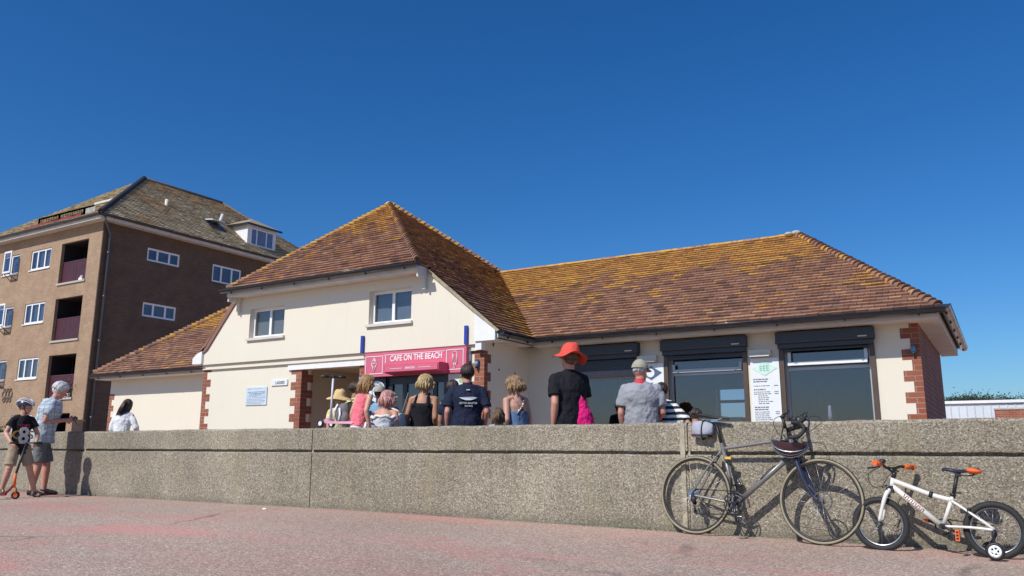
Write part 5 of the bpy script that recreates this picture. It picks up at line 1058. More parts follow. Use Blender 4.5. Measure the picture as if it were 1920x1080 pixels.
def hat(per, mat, brim, wave, label, crown=.115, tilt=(0, 0), name='sun_hat', seed=1, grp=None):
    r = root(name, label, 'hat', per.w(per.hd((0, 0, 1.7)))); q = Euler((R(tilt[0]), R(tilt[1]), 0)).to_matrix(); rr = random.Random(seed); C = Vector((0, -.012, 1.675)); mb = MB(); vs = []; nu = 40
    prof = [(.0, crown), (.35, crown * .99), (.68, crown * .93), (.86, crown * .72), (.95, crown * .35), (1.0, .0)]; ph0 = [rr.uniform(0, 6) for _ in range(3)]
    for u, z in prof:
        for i in range(nu): a = 2 * math.pi * i / nu; vs.append(Vector((math.cos(a) * .098 * u, math.sin(a) * .118 * u, z * (1 + .10 * math.sin(2 * a + ph0[2]) * (u > .3)) + (.009 * math.sin(3 * a + ph0[0]) if u else 0))))
    for j in range(1, 6):
        t = j / 5
        for i in range(nu):
            a = 2 * math.pi * i / nu; rr_ = 1 + 0 * t; vs.append(Vector((math.cos(a) * (.098 + brim * t), math.sin(a) * (.118 + brim * t), -.012 * t - .25 * brim * t * t + wave * t * (math.sin(2 * a + ph0[1]) + .5 * math.sin(5 * a + ph0[2])))))
    n = len(prof) + 5; top = [per.hd(C + q @ v) for v in vs]; mb.add(top, [(j * nu + i, j * nu + (i + 1) % nu, (j + 1) * nu + (i + 1) % nu, (j + 1) * nu + i) for j in range(n - 1) for i in range(nu)], 0, True)
    mb.v = [tuple(per.T @ Vector(v)) for v in mb.v]; ob = mb.obj('hat_crown_and_brim', mat, r); md = ob.modifiers.new('s', 'SOLIDIFY'); md.thickness = .004; md = ob.modifiers.new('b', 'SUBSURF'); md.levels = md.render_levels = 1
    g = MB(); ring = [per.w(per.hd(C + q @ Vector((math.cos(2 * math.pi * i / nu) * .101, math.sin(2 * math.pi * i / nu) * .121, .012)))) for i in range(nu + 1)]; g.tube(ring, [(.012, .003)] * (nu + 1), 8, up=(0, 0, 1)); g.obj('hat_band', mat, r); return r
hat(p, FB['straw'], .12, .012, 'wide-brimmed yellow straw hat worn at the left end of the queue', tilt=(8, 0), seed=2)
# girl seated on the wall
sit = {'L': [(-.09, 0, .90), (-.11, .40, .86), (-.10, .44, .45)], 'R': [(.09, 0, .90), (.11, .40, .86), (.10, .44, .45)]}
p = P('girl in a coral pink vest and white shorts seated on the wall', (-6.84, 7.62, .29), 1.30, 88, 'fair', lean=(.06, .08), head=(-14, 6, -35), vx=.008, build=.80, shoulder=.80, hs=1.12, legs=sit, arms={'R': [(.155, 0, 1.41), (.25, -.04, 1.17), (.27, .02, .95)]})
p.shirt(FB['coral'], z0=.92, sleeve=0, inf=.024, neck=1.43, name='vest'); p.trousers(FB['white'], .55, r=.09, flare=.02); p.hair(HR['straw'], 'bob', .16, seed=11, vol=1.08)
pgirl = p
p = P('person in light blue with a khaki cap beside the pink-haired woman', (-7.85, 9.2, 0), 1.60, 100, 'brown', vx=.011); p.shirt(FB['lblue'], sleeve=.6); p.trousers(FB['jeans'], 1.9, 'trousers'); p.shoes(FB['shoe']); p.hair(HR['dark'], 'short', seed=12, vol=.86)
def cap(per, mat, label, back=False, name='baseball_cap'):
    r = root(name, label, 'cap', per.w(per.hd((0, 0, 1.7)))); mb = MB(); nu, nv = 30, 8; C = Vector((0, -.010, 1.655)); vs = []
    for j in range(nv + 1):
        th = R(2 + 84 * j / nv)
        for i in range(nu): a = 2 * math.pi * i / nu; vs.append(C + Vector((math.cos(a) * math.sin(th) * .096, math.sin(a) * math.sin(th) * .117, math.cos(th) * .124)))
    mb.add([per.hd(v) for v in vs], [(j * nu + i, j * nu + (i + 1) % nu, (j + 1) * nu + (i + 1) % nu, (j + 1) * nu + i) for j in range(nv) for i in range(nu)], 0, True); mb.ell(per.hd((0, -.01, 1.775)), .008)
    mb.v = [tuple(per.T @ Vector(v)) for v in mb.v]; mb.obj('cap_crown', mat, r); s_ = -1 if back else 1; mb = MB(); vs = []
    for j in range(5):
        t = j / 4
        for i in range(13): a = R(90 * s_) + R(-62 + 124 * i / 12); vs.append(C + Vector((math.cos(a) * (.091 + .02 * t), math.sin(a) * (.111 + .085 * t * max(0, math.cos(R(-62 + 124 * i / 12)))), .012 - .022 * t - .02 * abs(math.sin(R(-62 + 124 * i / 12))) * 0)))
    mb.add([per.hd(v) for v in vs], [(j * 13 + i, j * 13 + i + 1, (j + 1) * 13 + i + 1, (j + 1) * 13 + i) for j in range(4) for i in range(12)], 0, True); mb.v = [tuple(per.T @ Vector(v)) for v in mb.v]; ob = mb.obj('cap_peak', mat, r); md = ob.modifiers.new('s', 'SOLIDIFY'); md.thickness = .004; return r
cap(p, FB['cap'], 'khaki cap behind the pink-haired woman, in front of the round badge')
p = P('woman with pink hair in a pale grey off-shoulder dress with a frill', (-6.90, 8.15, 0), 1.45, 108, 'fair', lean=(.02, .10), head=(-12, 0, -14), vx=.009, build=.98, shoulder=.95, arms={'R': [(.18, 0, 1.40), (.30, -.02, 1.15), (.34, .06, .92)], 'L': [(-.18, 0, 1.40), (-.26, .08, 1.14), (-.2, .2, .95)]})
mb = MB(); p.torso(mb, .6, 2, .022, [(.6, .24, .2), (.8, .20, .15), (.95, .165, .12), (1.10, .15, .11), (1.22, .165, .118), (1.30, .178, .124)]); p.put(mb, 'dress', FB['lilac'], remesh=.010, disp=(.022, .05))
mb = MB(); c = p.o((0, -.005, 1.325)); ring = [c + Vector((math.cos(a) * .215, math.sin(a) * .135, .014 * math.sin(a * 9) - .03 * math.cos(a) ** 2 + .02)) for a in [2 * math.pi * i / 60 for i in range(61)]]; mb.tube(ring, [.026 + .006 * math.sin(i * 1.3) for i in range(61)], 8); p.put(mb, 'frill', FB['white'], remesh=.009, disp=(.012, .03)); p.hair(HR['pink'], 'bob', .15, seed=13, vol=1.16)
p.shoes(FB['shoe'])
p = P('fair-haired child in a white top just right of the pink-haired woman', (-7.15, 8.62, 0), 1.46, 85, 'fair', vx=.011, build=.85, shoulder=.85); p.shirt(FB['white'], sleeve=1.5); p.trousers(FB['jeans'], 1.9, 'trousers'); p.shoes(FB['shoe']); p.hair(HR['blond'], 'bob', .10, seed=14)
g = root('toy_bag', 'small magenta bag just right of the pink-haired woman', 'bag', (-6.93, 8.75, 1.0)); m_ = MB(); m_.ell((-6.93, 8.75, 1.17), (.075, .05, .06)); o = m_.obj('bag_body', FB['magenta'], g); m_ = MB(); m_.tube([(-6.99, 8.75, 1.2), (-6.93, 8.75, 1.30), (-6.87, 8.75, 1.2)], .006, 6); m_.obj('bag_handle', FB['magenta'], g)
p = P('woman with a blond bob in a black vest top by the shop door', (-6.70, 8.72, 0), 1.69, 110, 'tan', lean=(.02, .02), head=(-8, 6, -28), vx=.009, build=.98, arms={'R': [(.19, 0, 1.41), (.235, -.04, 1.15), (.19, .14, .95)], 'L': [(-.19, 0, 1.41), (-.25, -.02, 1.15), (-.22, .12, .93)]})
def straps(mb, q=None):
    for sx in (-1, 1): mb.tube([p.o((sx * .10, -.105, 1.30)), p.o((sx * .085, -.075, 1.42)), p.o((sx * .08, 0, 1.475)), p.o((sx * .085, .08, 1.40)), p.o((sx * .09, .11, 1.30))], [(.022, .03)] * 5, 10)
mb = MB(); p.torso(mb, .84, 2, .018, [(.84, .168, .12), (.92, .168, .122), (1.0, .16, .116), (1.10, .148, .108), (1.2, .155, .11), (1.3, .166, .118), (1.345, .158, .108)]); straps(mb); p.put(mb, 'vest', FB['black'], remesh=.010, disp=(.01, .08)); p.trousers(FB['jeans'], 1.9, 'trousers'); p.shoes(FB['shoe']); p.hair(HR['blond'], 'bob', .10, seed=15, vol=1.12)
g = root('shoulder_bag', 'cream cloth bag hanging at the left side of the woman in the black vest', 'bag', p.w((-.30, 0, .9))); m_ = MB(); m_.ell((-.27, -.06, 1.02), (.075, .10, .20)); p.put(m_, 'bag_body', FB['ivory'], g, remesh=.011, disp=(.02, .05)); m_ = MB(); m_.tube([(-.27, -.10, 1.15), (-.20, -.02, 1.49), (-.27, .05, 1.15)], [(.004, .015)] * 3, 8); p.put(m_, 'bag_strap', FB['ivory'], g)
p = P('person in a dark top mostly hidden behind the man in navy', (-6.85, 9.65, 0), 1.68, 95, 'tan', vx=.012); p.shirt(FB['navy'], sleeve=.6); p.trousers(FB['jeans'], 1.9, 'trousers'); p.shoes(FB['shoe']); p.hair(HR['dark'], 'short', seed=16)
p = P('man with cropped dark hair in a navy polo with a winged logo', (-6.05, 8.85, 0), 1.80, 128, 'pink', lean=(.0, .03), head=(2, -3, 12), vx=.009, build=1.12, shoulder=1.08, arms={'R': [(.215, 0, 1.42), (.28, -.06, 1.15), (.25, .10, .93)], 'L': [(-.22, 0, 1.42), (-.29, -.03, 1.15), (-.28, .08, .92)]})
p.shirt(FB['navy'], sleeve=.78, inf=.026, sl_r=.078); p.neckring(FB['navy'], .066, 1.49, h=.035); p.trousers(FB['jeans'], 1.9, 'trousers'); p.shoes(FB['shoe']); p.hair(HR['cropped'], 'short', seed=17, vol=.98)
bn = -(p.T.to_3x3() @ Vector((0, 1, 0))).normalized(); br_ = (p.T.to_3x3() @ Vector((1, 0, 0))).normalized(); M['print_pale'] = plain('pale_logo_print', (.55, .58, .62), .7)
text('ASTON MARTIN', on_chest(p, 0, 1.255, -.163), .23, .026, 'print_pale', p.root, 'shirt_lettering', n=tuple(bn), right=tuple(br_), up=(0, 0, 1), depth=.016); text('RACING', on_chest(p, 0.01, 1.218, -.160), .10, .022, 'print_pale', p.root, 'shirt_lettering', n=tuple(bn), right=tuple(br_), up=(0, 0, 1), depth=.016)
m_ = MB(); m_.prism([(-.115, -.158, 1.325), (-.05, -.166, 1.333), (.05, -.166, 1.333), (.115, -.158, 1.325), (.08, -.164, 1.305), (.03, -.17, 1.290), (-.03, -.17, 1.290), (-.08, -.164, 1.305)], (0, .02, 0)); p.put(m_, 'wing_logo', M['print_pale']); m_ = MB(); m_.box(-.022, .022, -.135, -.12, 1.415, 1.43); p.put(m_, 'wing_logo', M['print_pale'])
p = P('little girl with a brown ponytail, only her head above the wall', (-5.02, 7.98, 0), 1.15, 118, 'fair', head=(-5, 0, 0), hs=1.15, vx=.010, build=.95); p.shirt(FB['white'], sleeve=.6); p.trousers(FB['denim'], .7); p.shoes(FB['shoe']); p.hair(HR['brown'], 'pony', .13, seed=18)
p = P('woman with wavy light brown hair in a denim pinafore with floral straps', (-5.50, 9.22, 0), 1.66, 158, 'fair', lean=(0, .05), head=(-16, 0, 22), vx=.009, build=.95, arms={'L': [(-.185, 0, 1.41), (-.24, -.04, 1.14), (-.20, .10, .92)]})
mb = MB(); p.torso(mb, .6, 2, .022, [(.6, .24, .19), (.84, .19, .14), (.96, .165, .12), (1.10, .150, .11), (1.19, .155, .112), (1.25, .145, .112)]); p.put(mb, 'pinafore', FB['denim'], remesh=.010, disp=(.016, .05)); mb = MB()
for sx in (-1, 1): mb.tube([p.o((sx * .09, -.12, 1.22)), p.o((-sx * .03, -.115, 1.34)), p.o((-sx * .085, -.06, 1.44)), p.o((-sx * .09, .03, 1.47)), p.o((-sx * .09, .12, 1.30))], [(.006, .020)] * 5, 8)
p.put(mb, 'straps', FB['floral']); p.hair(HR['curl'], 'curly', .12, seed=19, vol=1.2); p.shoes(FB['shoe'])
p = P('tall man in a black T-shirt wearing a floppy red sun hat, facing the cafe', (-4.13, 8.05, 0), 1.82, 140, 'pink', head=(3, 0, 8), vx=.009, build=1.06, shoulder=1.0, arms={'L': [(-.195, 0, 1.42), (-.235, -.10, 1.15), (-.22, -.02, .92)], 'R': [(.195, 0, 1.42), (.24, .05, 1.16), (.18, .2, 1.0)]})
p.shirt(FB['black'], sleeve=.72, inf=.026, sl_r=.075); p.neckring(FB['black'], .066, 1.485); p.trousers(FB['chino'], .98); p.shoes(FB['shoe']); p.hair(HR['brown'], 'short', seed=20)
hat(p, FB['redhat'], .085, .030, 'floppy bright red sun hat on the tall man in black', crown=.125, tilt=(-6, 8), seed=5)
g = root('drawstring_bag', 'bright magenta drawstring bag hanging at the right side of the man in black', 'bag', p.w((.2, -.1, .9))); m_ = MB(); m_.tube([(.12, -.10, .78), (.13, -.12, .90), (.12, -.13, 1.05), (.08, -.12, 1.22)], [(.12, .07), (.12, .075), (.08, .05), (.02, .02)], 16, up=(1, 0, 0)); p.put(m_, 'bag_body', FB['magenta'], g, remesh=.010, disp=(.03, .04)); m_ = MB(); m_.tube([(.08, -.13, 1.20), (.10, -.10, 1.35), (.12, .0, 1.46)], .006, 6); m_.tube([(.08, -.14, 1.20), (.18, -.15, 1.0), (.24, -.12, .8)], .007, 6); p.put(m_, 'drawstring', FB['white'], g)
p = P('man in a grey polo with a red collar and a stone-coloured cap', (-3.80, 9.32, 0), 1.77, 112, 'pink', head=(-4, 0, -35), vx=.009, build=1.2, shoulder=1.12, arms={'R': [(.22, 0, 1.41), (.30, .0, 1.14), (.20, .2, 1.02)], 'L': [(-.22, 0, 1.41), (-.275, -.04, 1.13), (-.25, .06, .92)]})
p.shirt(FB['grey'], sleeve=.75, inf=.030, sl_r=.082, disp=(.034, .09)); p.neckring(FB['collar'], .068, 1.49, h=.045); p.trousers(FB['chino'], .98); p.shoes(FB['shoe']); p.hair(HR['white'], 'short', seed=21, vol=.86); cap(p, FB['cap'], 'stone-coloured cap on the man in the grey polo')
p = P('person in a black and white striped jersey behind the man in grey', (-3.50, 9.62, 0), 1.54, 100, 'tan', lean=(-.20, .14), vx=.010, head=(-25, 15, 0), arms={'R': [(.195, 0, 1.41), (.27, -.06, 1.13), (.16, .14, 1.02)], 'L': [(-.195, 0, 1.41), (-.24, .06, 1.13), (-.1, .24, 1.1)]}); p.shirt(FB['stripe'], sleeve=.8, inf=.024, sl_r=.074); p.trousers(FB['jeans'], 1.9, 'trousers'); p.shoes(FB['shoe']); p.hair(HR['dark'], 'short', seed=22)
p = P('small dark-haired child in white just above the wall beside the saddle', (-2.80, 8.30, 0), 1.13, 80, 'tan', lean=(0, .05), head=(-25, 0, 0), vx=.011, build=1.05); p.shirt(FB['white'], sleeve=.6); p.trousers(FB['denim'], .7); p.shoes(FB['shoe']); p.hair(HR['dark'], 'short', seed=23)
# toy scooter standing on the wall
ks = root('toy_scooter', 'pink three-wheeled toy scooter standing on top of the wall', 'scooter', (-7.1, 7.58, .957))
cx, cy, cz = -7.28, 7.58, .957; g = MB(); g.tube([(cx + .02, cy, cz + .09), (cx + .035, cy, cz + .63)], .014, 12); g.obj('steering_column', plain('pale_lilac_metal', (.60, .60, .66), .35), ks); hx = Vector((.62, .78, 0)).normalized()
g = MB(); hc = Vector((cx + .035, cy, cz + .64)); g.tube([hc - hx * .02, hc + hx * .02], .02, 10); 
g.tube([hc - hx * .15 + Vector((0, 0, .008)), hc, hc + hx * .15 - Vector((0, 0, .0))], .012, 8); o = g.obj('handlebar', 'black', ks)
for q in (-1, 1): g = MB(); g.tube([hc + hx * q * .06, hc + hx * q * .155], .017, 10); g.obj('grip', 'black', o)
g = MB(); g.prism([(cx - .03, cy - .05, cz + .055), (cx + .42, cy - .05, cz + .045), (cx + .45, cy - .05, cz + .06), (cx + .42, cy - .05, cz + .075), (cx + .05, cy - .05, cz + .08), (cx - .0, cy - .05, cz + .12), (cx - .05, cy - .05, cz + .10)], (0, .10, 0)); g.obj('deck', plain('pale_pink_plastic', (.72, .36, .48), .4), ks)
for (x, y) in ((cx - .05, cy - .10), (cx - .05, cy + .10), (cx + .44, cy)):
    g = MB(); g.torus((x, y, cz + .055), (0, 1, 0), .04, .014, 20, 8); w_ = g.obj('wheel', 'black', ks); g = MB(); g.cyl((x, y, cz + .055), (0, 1, 0), .028, .02, 16); g.obj('wheel_hub', 'upvc', w_)
g = root('small_rucksack', 'small grey and white rucksack against the pink scooter', 'bag', (-7.08, 7.62, 1.03)); m_ = MB(); m_.ell((-7.10, 7.62, 1.14), (.10, .08, .13), (0, .3, 0)); m_.ell((-7.02, 7.58, 1.08), (.06, .05, .07)); o = m_.obj('bag_body', FB['packgrey'], g); bake(o, None, [('REMESH', dict(mode='VOXEL', voxel_size=.01, use_smooth_shade=True)), ('SMOOTH', dict(factor=.5, iterations=3))]); m_ = MB(); m_.tube([(-7.16, 7.55, 1.05), (-7.17, 7.53, 1.15), (-7.12, 7.55, 1.25)], [(.014, .004)] * 3, 8); m_.tube([(-7.08, 7.53, 1.04), (-7.05, 7.52, 1.12), (-7.08, 7.54, 1.2)], [(.014, .004)] * 3, 8); m_.obj('bag_straps', FB['white'], g)
# ------------------------------------------------------------------ bicycles
class Bike:
    def __init__(s, name, label, O, u, v):
        s.O = Vector(O); s.u = Vector(u).normalized(); s.v = Vector(v).normalized(); s.n = s.v.cross(s.u)
        if s.n.y > 0: s.n = -s.n          # n points to the viewer's side
        s.root = root(name, label, 'bicycle', O)
    def p(s, x, z, y=0): return s.O + s.u * x + s.v * z + s.n * y   # y > 0 towards the promenade
    def tube(s, pts, r, name=None, mat=None, parent=None, seg=12, mb=None, ell=None, up=None):
        g = mb or MB(); P_ = [s.p(*q) for q in pts]
        if len(P_) > 2:   # smooth through the points
            Q = []
            for i in range(len(P_) - 1):
                a, b, c, d = P_[max(i - 1, 0)], P_[i], P_[i + 1], P_[min(i + 2, len(P_) - 1)]
                for k in range(4): t = k / 4; Q.append(.5 * ((2 * b) + (c - a) * t + (2 * a - 5 * b + 4 * c - d) * t * t + (-a + 3 * b - 3 * c + d) * t ** 3))
            Q.append(P_[-1]); rr = r
            if isinstance(r, (list, tuple)): rr = [r[min(len(r) - 1, i // 4)] for i in range(len(Q))]
            g.tube(Q, rr, seg, ell=ell, up=up)
        else: g.tube(P_, r, seg, ell=ell, up=up)
        return g.obj(name, mat, parent or s.root) if name else g
    def wheel(s, x, z, Rr, tr, tyre, rimc, rim_r, spokes=20, hubr=.02, rimw=.011, hubm='pipe', knob=False, side=None, rotor=0):
        g = MB(); g.torus(s.p(x, z), s.n, Rr - tr, tr, 72, 12); 
        w = g.obj('wheel', tyre, s.root)
        if side: g = MB(); [g.torus(s.p(x, z, q * tr * .62), s.n, Rr - tr * 1.05, tr * .66, 72, 8) for q in (-1, 1)]; g.obj('tyre_wall', side, w)
        if knob:
            g = MB()
            for i in range(70):
                a = 2 * math.pi * i / 70; d = s.u * math.cos(a) + s.v * math.sin(a); t = s.n
                for q in (-.5, 0, .5): g.obox(s.p(x, z) + d * (Rr - .001 - abs(q) * .004) + t * q * tr * 1.1, d * .003, t * tr * .2, d.cross(t) * .005)
            g.obj('tread', tyre, w)
        g = MB(); g.torus(s.p(x, z), s.n, rim_r, rimw, 72, 8, ell=(1, .8)); g.obj('rim', rimc, w)
        g = MB()
        for i in range(spokes):
            a = 2 * math.pi * i / spokes; d = s.u * math.cos(a) + s.v * math.sin(a); a2 = a + (.9 if i % 2 else -.9); d2 = s.u * math.cos(a2) + s.v * math.sin(a2); q = (1 if i % 4 < 2 else -1) * .028
            g.tube([s.p(x, z, q) + d2 * hubr, s.p(x, z) + d * rim_r], .0013, 5)
        g.obj('spokes', 'alloy', w); g = MB(); g.cyl(s.p(x, z), s.n, hubr * .7, .08, 16); g.cyl(s.p(x, z, .03), s.n, hubr * 1.1, .005, 16); g.cyl(s.p(x, z, -.03), s.n, hubr * 1.1, .005, 16); g.cyl(s.p(x, z), s.n, .008, .13, 10); g.obj('hub', hubm, w)
        if rotor: g = MB(); g.torus(s.p(x, z, -.03), s.n, rotor, .006, 32, 6, ell=(1, .3)); g.obj('brake_disc', 'pipe', w)
        return w
B = Bike('road_bicycle', 'grey road bicycle with tan-walled tyres leaning against the wall', (-2.42, 7.20, -.035), (.990, -.139, -.011), (.029, .127, .992))
RX, RZ, FX, FZ = -.045, .345, 1.072, .345
B.wheel(RX, RZ, .345, .0155, 'rubber', 'black', .312, 24, .024, .010, side='tanwall'); B.wheel(FX, FZ, .345, .0155, 'rubber', 'black', .312, 22, .022, .010, side='tanwall', rotor=.075)
BB = (.345, .285); ST = (.195, .775); HT, HB = (.815, .855), (.868, .715)
fr = B.tube([BB + (0,), (ST[0], ST[1] + .03, 0)], .016, 'seat_tube', 'frame_grey'); B.tube([(ST[0] + .004, ST[1] - .02, 0), (.50, .80, 0), (.81, .845, 0)], .0155, 'top_tube', 'frame_grey', seg=12); B.tube([BB + (0,), (.855, .735, 0)], .0245, 'down_tube', 'frame_grey', seg=14); B.tube([HB + (0,), HT + (0,)], .022, 'head_tube', 'frame_grey')
for q in (-1, 1): B.tube([(BB[0] - .01, BB[1], q * .02), (.15, .31, q * .05), (RX, RZ - .01, q * .062)], .0105, 'chain_stay', 'frame_grey'); B.tube([(ST[0] + .01, ST[1] - .03, q * .012), (.08, .57, q * .045), (RX, RZ + .01, q * .062)], .0085, 'seat_stay', 'frame_grey')
g = MB(); g.cyl(B.p(*BB), B.n, .024, .085, 20); g.obj('bottom_bracket', 'black', B.root)
for q in (-1, 1): B.tube([(HB[0] - .002, HB[1] - .0, q * .02), (.895, .64, q * .048), (.955, .50, q * .056), (1.02, .39, q * .058), (FX, FZ, q * .058)], [.026, .020, .016, .013, .012], 'fork_blade', 'fork_dark', seg=12)
g = MB(); g.ell(B.p(HB[0] + .002, HB[1] - .012), (.036, .036, .028)); g.obj('fork_crown', 'fork_dark', B.root)
B.tube([(ST[0], ST[1] + .02, 0), (.135, 1.0, 0)], .0138, 'seat_post', 'black')
g = MB(); vs = []
for i, (x, z, w_) in enumerate(((-.045, 1.063, .052), (-.03, 1.070, .072), (.02, 1.066, .070), (.08, 1.055, .050), (.14, 1.045, .028), (.20, 1.044, .020), (.245, 1.040, .016), (.262, 1.034, .008))):
    for k in range(14): a = 2 * math.pi * k / 14; vs.append(B.p(x, z - .012 + max(-.010, math.sin(a) * .014), math.cos(a) * w_))
g.add(vs, [(i * 14 + k, i * 14 + (k + 1) % 14, (i + 1) * 14 + (k + 1) % 14, (i + 1) * 14 + k) for i in range(7) for k in range(14)], 0, True); g.poly(vs[:14]); g.poly(vs[-14:][::-1]); sd1 = g.obj('saddle', 'black', B.root)
g = MB(); [B.tube([(-.02, 1.04, q * .022), (.03, 1.015, q * .022), (.14, 1.012, q * .02), (.22, 1.03, q * .01)], .0035, mb=g, seg=6) for q in (-1, 1)]; g.obox(B.p(.125, 1.005), B.u * .03, B.n * .02, B.v * .012); g.obj('saddle_rails', 'steel', sd1)
sb = root('saddle_bag', 'pale grey saddle bag with a black strap under the road bicycle saddle', 'bag', B.p(.02, .9)); g = MB(); vs = []
for i, (x, zt, zb, w_) in enumerate(((-.085, .985, .885, .028), (-.075, 1.005, .865, .045), (-.02, 1.01, .845, .05), (.05, 1.0, .86, .045), (.095, .985, .885, .035), (.11, .97, .90, .015))):
    for k in range(14): a = 2 * math.pi * k / 14; vs.append(B.p(x, (zt + zb) / 2 + math.sin(a) * (zt - zb) / 2, math.cos(a) * w_))
g.add(vs, [(i * 14 + k, i * 14 + (k + 1) % 14, (i + 1) * 14 + (k + 1) % 14, (i + 1) * 14 + k) for i in range(5) for k in range(14)], 0, True); g.poly(vs[:14]); g.poly(vs[-14:][::-1]); o = g.obj('bag_body', 'bag_grey', sb)
g = MB(); ring = [B.p(.02 + .004 * math.sin(a), .925 + math.sin(a) * .084, math.cos(a) * .054) for a in [2 * math.pi * i / 24 for i in range(25)]]; g.tube(ring, [(.003, .012)] * 25, 6); ring = [B.p(-.03, .90 + math.sin(a) * .045 - .03, math.cos(a) * .055) for a in [2 * math.pi * i / 24 for i in range(25)]]; g.obox(B.p(.0, .872), B.u * .08, B.n * .047, B.v * .006); g.obj('strap', 'black', sb); g = MB(); g.ell(B.p(-.078, .878, .02), (.014, .012, .02)); g.obj('rear_light', 'red_light', sb)
# stem, bars, levers
B.tube([HT + (0,), (.800, .935, 0)], .018, 'steerer_spacers', 'black'); B.tube([(.802, .925, 0), (.905, .955, 0)], .019, 'stem', 'black')
hc = (.905, .957)
g = MB(); pts = [(hc[0] - .005, hc[1], -.10), (hc[0], hc[1], 0), (hc[0] - .005, hc[1], .10)]; B.tube(pts, .0155, mb=g); o = g.obj('handlebar', 'black', B.root)
for q in (-1, 1):
    B.tube([(hc[0] - .005, hc[1], q * .10), (hc[0] + .005, hc[1], q * .185), (hc[0] + .055, hc[1] - .004, q * .205), (hc[0] + .10, hc[1] - .03, q * .208), (hc[0] + .105, hc[1] - .075, q * .21), (hc[0] + .06, hc[1] - .118, q * .215), (hc[0] - .015, hc[1] - .128, q * .22)], .0155, 'bar_tape', 'rubber', o)
    x0, z0 = hc[0] + .075, hc[1] + .0
    B.tube([(x0 - .01, z0 - .01, q * .206), (x0 + .03, z0 + .025, q * .207), (x0 + .05, z0 + .06, q * .207)], [.019, .019, .016], 'brake_hood', 'black', o); B.tube([(x0 + .045, z0 + .045, q * .207), (x0 + .075, z0 + .0, q * .208), (x0 + .065, z0 - .06, q * .212), (x0 + .05, z0 - .09, q * .214)], [.009, .007, .006, .005], 'brake_lever', 'gutter', o)
    B.tube([(x0 + .045, z0 + .06, q * .20), (x0 + .02, z0 + .10, q * .10), (.84, .98, q * .03), (.85, .86, q * .035), (.83, .78, q * .03)], .0026, 'brake_cable', 'black', o, seg=6)
B.tube([(x0 + .04, z0 + .05, .20), (.80, 1.0, .22), (.74, .93, .15), (.80, .80, .03)], .0026, 'gear_cable', 'black', o, seg=6)
# aero bar-end pads / light on the bar
g = MB(); g.cyl(B.p(.87, 1.005, .05), B.u, .016, .07, 14); g.obox(B.p(.86, .985, .05), B.u * .012, B.n * .012, B.v * .015); lt = g.obj('front_lamp', 'black', B.root); g = MB(); g.cyl(B.p(.907, 1.005, .05), B.u, .014, .004, 14); g.obj('lamp_lens', 'steel', lt)
g = MB(); g.tube([B.p(.78, 1.03, .06), B.p(.83, 1.085, .06)], .011, 10); g.tube([B.p(.765, 1.015, .06), B.p(.79, 1.04, .06)], .018, 10); g.tube([B.p(.80, .93, .05), B.p(.775, 1.02, .06)], .013, 10); g.obj('bar_extension', 'black', B.root)
# drivetrain
ck = MB()
g = MB(); g.torus(B.p(BB[0], BB[1], .042), B.n, .093, .004, 44, 6, ell=(1.2, .5)); 
for i in range(44): a = 2 * math.pi * i / 44; d = B.u * math.cos(a) + B.v * math.sin(a); g.obox(B.p(BB[0], BB[1], .042) + d * .100, d * .0035, B.n * .0012, d.cross(B.n) * .002)
cr = g.obj('chainring', 'gutter', B.root); g = MB(); g.torus(B.p(BB[0], BB[1], .034), B.n, .068, .004, 36, 6, ell=(1.2, .5)); g.obj('inner_chainring', 'pipe', cr); g = MB()
for i in range(5): a = 2 * math.pi * i / 5 + .4; d = B.u * math.cos(a) + B.v * math.sin(a); g.tube([B.p(BB[0], BB[1], .046), B.p(BB[0], BB[1], .044) + d * .088], [.012, .007], 8)
g.cyl(B.p(BB[0], BB[1], .05), B.n, .018, .02, 16); g.obj('crank_spider', 'gutter', cr)
ca = (BB[0] + .035, BB[1] - .165); B.tube([BB + (.062,), ca + (.07,)], [.014, .010], 'crank_arm', 'gutter', seg=10, ell=(1, .7)); cb = (BB[0] - .035, BB[1] + .165); B.tube([BB + (-.062,), cb + (-.07,)], [.014, .010], 'crank_arm', 'gutter', seg=10)
for c_, q in ((ca, 1), (cb, -1)):
    g = MB(); g.obox(B.p(c_[0], c_[1], q * .115), B.u * .045, B.n * .030, B.v * .006); g.obox(B.p(c_[0] + .0, c_[1], q * .115), B.u * .012, B.n * .042, B.v * .010); o = g.obj('pedal', 'black', B.root)
    if q > 0: g = MB(); B.tube([(c_[0] + .04, c_[1], .10), (c_[0] + .075, c_[1] + .03, .11), (c_[0] + .06, c_[1] + .055, .115), (c_[0] + .02, c_[1] + .05, .12)], .004, mb=g, seg=6); g.obj('toe_clip', 'steel', o)
g = MB()
for i, r_ in enumerate((.055, .050, .045, .040, .035, .030)): g.torus(B.p(RX, RZ, .034 + i * .004), B.n, r_ - .003, .003, 28, 5, ell=(1, .5))
g.cyl(B.p(RX, RZ, .04), B.n, .026, .03, 18); g.obj('cassette', 'steel', B.root)
g = MB(); jx, jz = RX + .018, RZ - .075
g.obox(B.p(RX + .008, RZ - .03, .07), B.u * .014, B.n * .008, B.v * .035); g.cyl(B.p(jx, jz, .048), B.n, .02, .008, 14); g.cyl(B.p(jx + .012, jz - .075, .048), B.n, .02, .008, 14); g.tube([B.p(jx, jz, .055), B.p(jx + .012, jz - .075, .055)], .008, 6); g.ell(B.p(RX + .02, RZ - .05, .075), (.024, .015, .028)); g.obj('rear_derailleur', 'black', B.root)
B.tube([(RX, RZ + .045, .044), (BB[0], BB[1] + .101, .042)], .0042, 'chain', 'black', seg=6); B.tube([(jx + .012, jz - .095, .048), (BB[0], BB[1] - .098, .042)], .0042, 'chain', 'black', seg=6)
